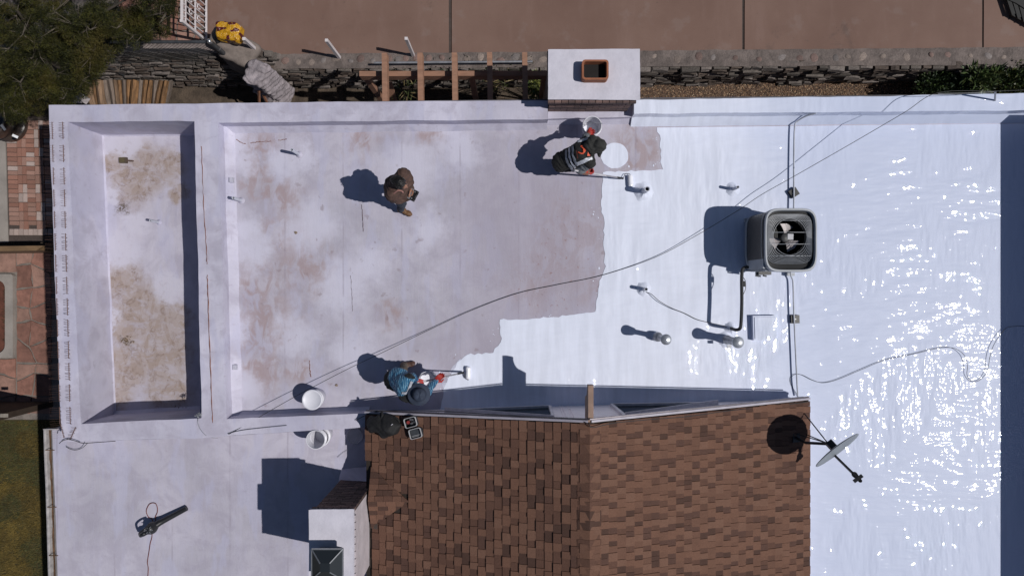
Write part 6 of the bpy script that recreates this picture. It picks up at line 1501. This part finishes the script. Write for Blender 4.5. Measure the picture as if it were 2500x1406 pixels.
pel = Q(966, 928, .86); chs = Q(992, 945, 1.12); nk = Q(1010, 955, 1.22); lsh = Q(998, 928, 1.12); rsh = Q(1010, 972, 1.14)
hd = Q(1023, 962, 1.26); face = Vector((.85, .18, -.5)); hp, fr = head(hd, face, 4)
bn = Vector((-.3, 0, 1))
pr_ = hp + [cap_(pel + Vector((-.03, 0, -.04)), pel + Vector((.02, 0, .02)), .165, .17, 0, bn, .82), cap_(pel + Vector((.05, .04, .06)), chs, .165, .18, 1, bn, .82), cap_(chs + Vector((.03, -.06, 0)), nk - Vector((.03, 0, .02)), .175, .12, 0, bn, .8), cap_(lsh, rsh, .095, .09, 0), cap_(nk, hd - Vector((.03, 0, .04)), .065, .06, 4)]
le = Q(1006, 921, .96); lw = Q(1015, 929, .84); re = Q(1043, 956, .95); rw = Q(1063, 930, .70)
pr_ += [cap_(lsh, le, .082, .068, 1), cap_(Q(985, 932, 1.10), lsh, .12, .085, 1), cap_(le, lw, .062, .045, 1), cap_(rsh, re, .078, .062, 1), cap_(re, rw, .060, .042, 1)]
k1 = Q(983, 908, .46); a1 = Q(988, 892, .09); k2 = Q(977, 937, .45); a2 = Q(967, 940, .09)
pr_ += [cap_(Q(968, 922, .82), k1, .095, .07, 2), cap_(k1, a1, .068, .05, 2), cap_(Q(966, 934, .82), k2, .095, .07, 5), cap_(k2, a2, .068, .05, 5)] + foot(Q(986, 891, .05), Q(1006, 888, .045), 3, .046) + foot(Q(964, 941, .05), Q(984, 942, .045), 6, .046)
w2, wo2, wb2 = person('person in a blue patterned jacket and navy sun hat, bent over a roller', Q(978, 912), pr_, [bkv, bl_, tn, cloth('brown_boot', (.075, .035, .025), .3, 9, .6, .3), m_skin2, cloth('black_trouser_leg', (.014, .013, .014)), cloth('black_boot', (.02, .02, .022), .2, 9, .5, .3)])
face_parts(w2, hd, fr, m_eye)
hu = (fr[2] * .8 - fr[1] * .1 + Vector((0, 0, .8))).normalized(); hx = hu.orthogonal().normalized(); Mh = Matrix((hx, hu.cross(hx), hu)).transposed(); hc_ = hd + hu * .05
hm = MB().lathe(hc_, [(.165, -.035), (.168, -.030), (.135, -.012), (.106, .0), (.100, .02), (.094, .075), (.075, .10), (.04, .11), (.003, .108)], 40, Mh, False, True)
for v in hm.v:
    q = v - hc_; v += hu * .010 * math.sin(3 * math.atan2(q.dot(Mh.col[1]), q.dot(Mh.col[0])) + 1) * min(1, q.length / .16)
hat = hm.build('sun_hat', nv, w2, smooth=True)
MB().lathe(hc_, [(.103, .012), (.101, .03)], 40, Mh, False, False).build('hat_band', mat('dark_hat_band', (.010, .014, .024), .8), hat)
dr([(985, 956), (997, 955), (1003, 945), (1007, 930)], .036, 'reflective_stripe', m_refl2, .014, wb2, w2, 1.14); dr([(1006, 977), (1014, 981), (1021, 984)], .03, 'reflective_stripe', m_refl2, .014, wb2, w2, 1.14)
gl1 = hand('glove', w2, lw, Q(1028, 933, .80) - lw, Vector((0, -.3, -1)), m_rg, .9, 1, 1.25); gl2 = hand('glove', w2, rw, Q(1072, 921, .62) - rw, Vector((.4, .2, 1)), m_rg, .85, -1, 1.25)
pb = Q(1132, 909, .06); pt = Q(1020, 934, .84)
roller('paint roller on a pole held across the open bucket by the worker in blue', pt + (pt - pb).normalized() * .12, pb, Q(1143, 925, .05), Q(1143, 895, .05), 8, (Q(1135, 921, .05), Q(1142, 927, .05)))
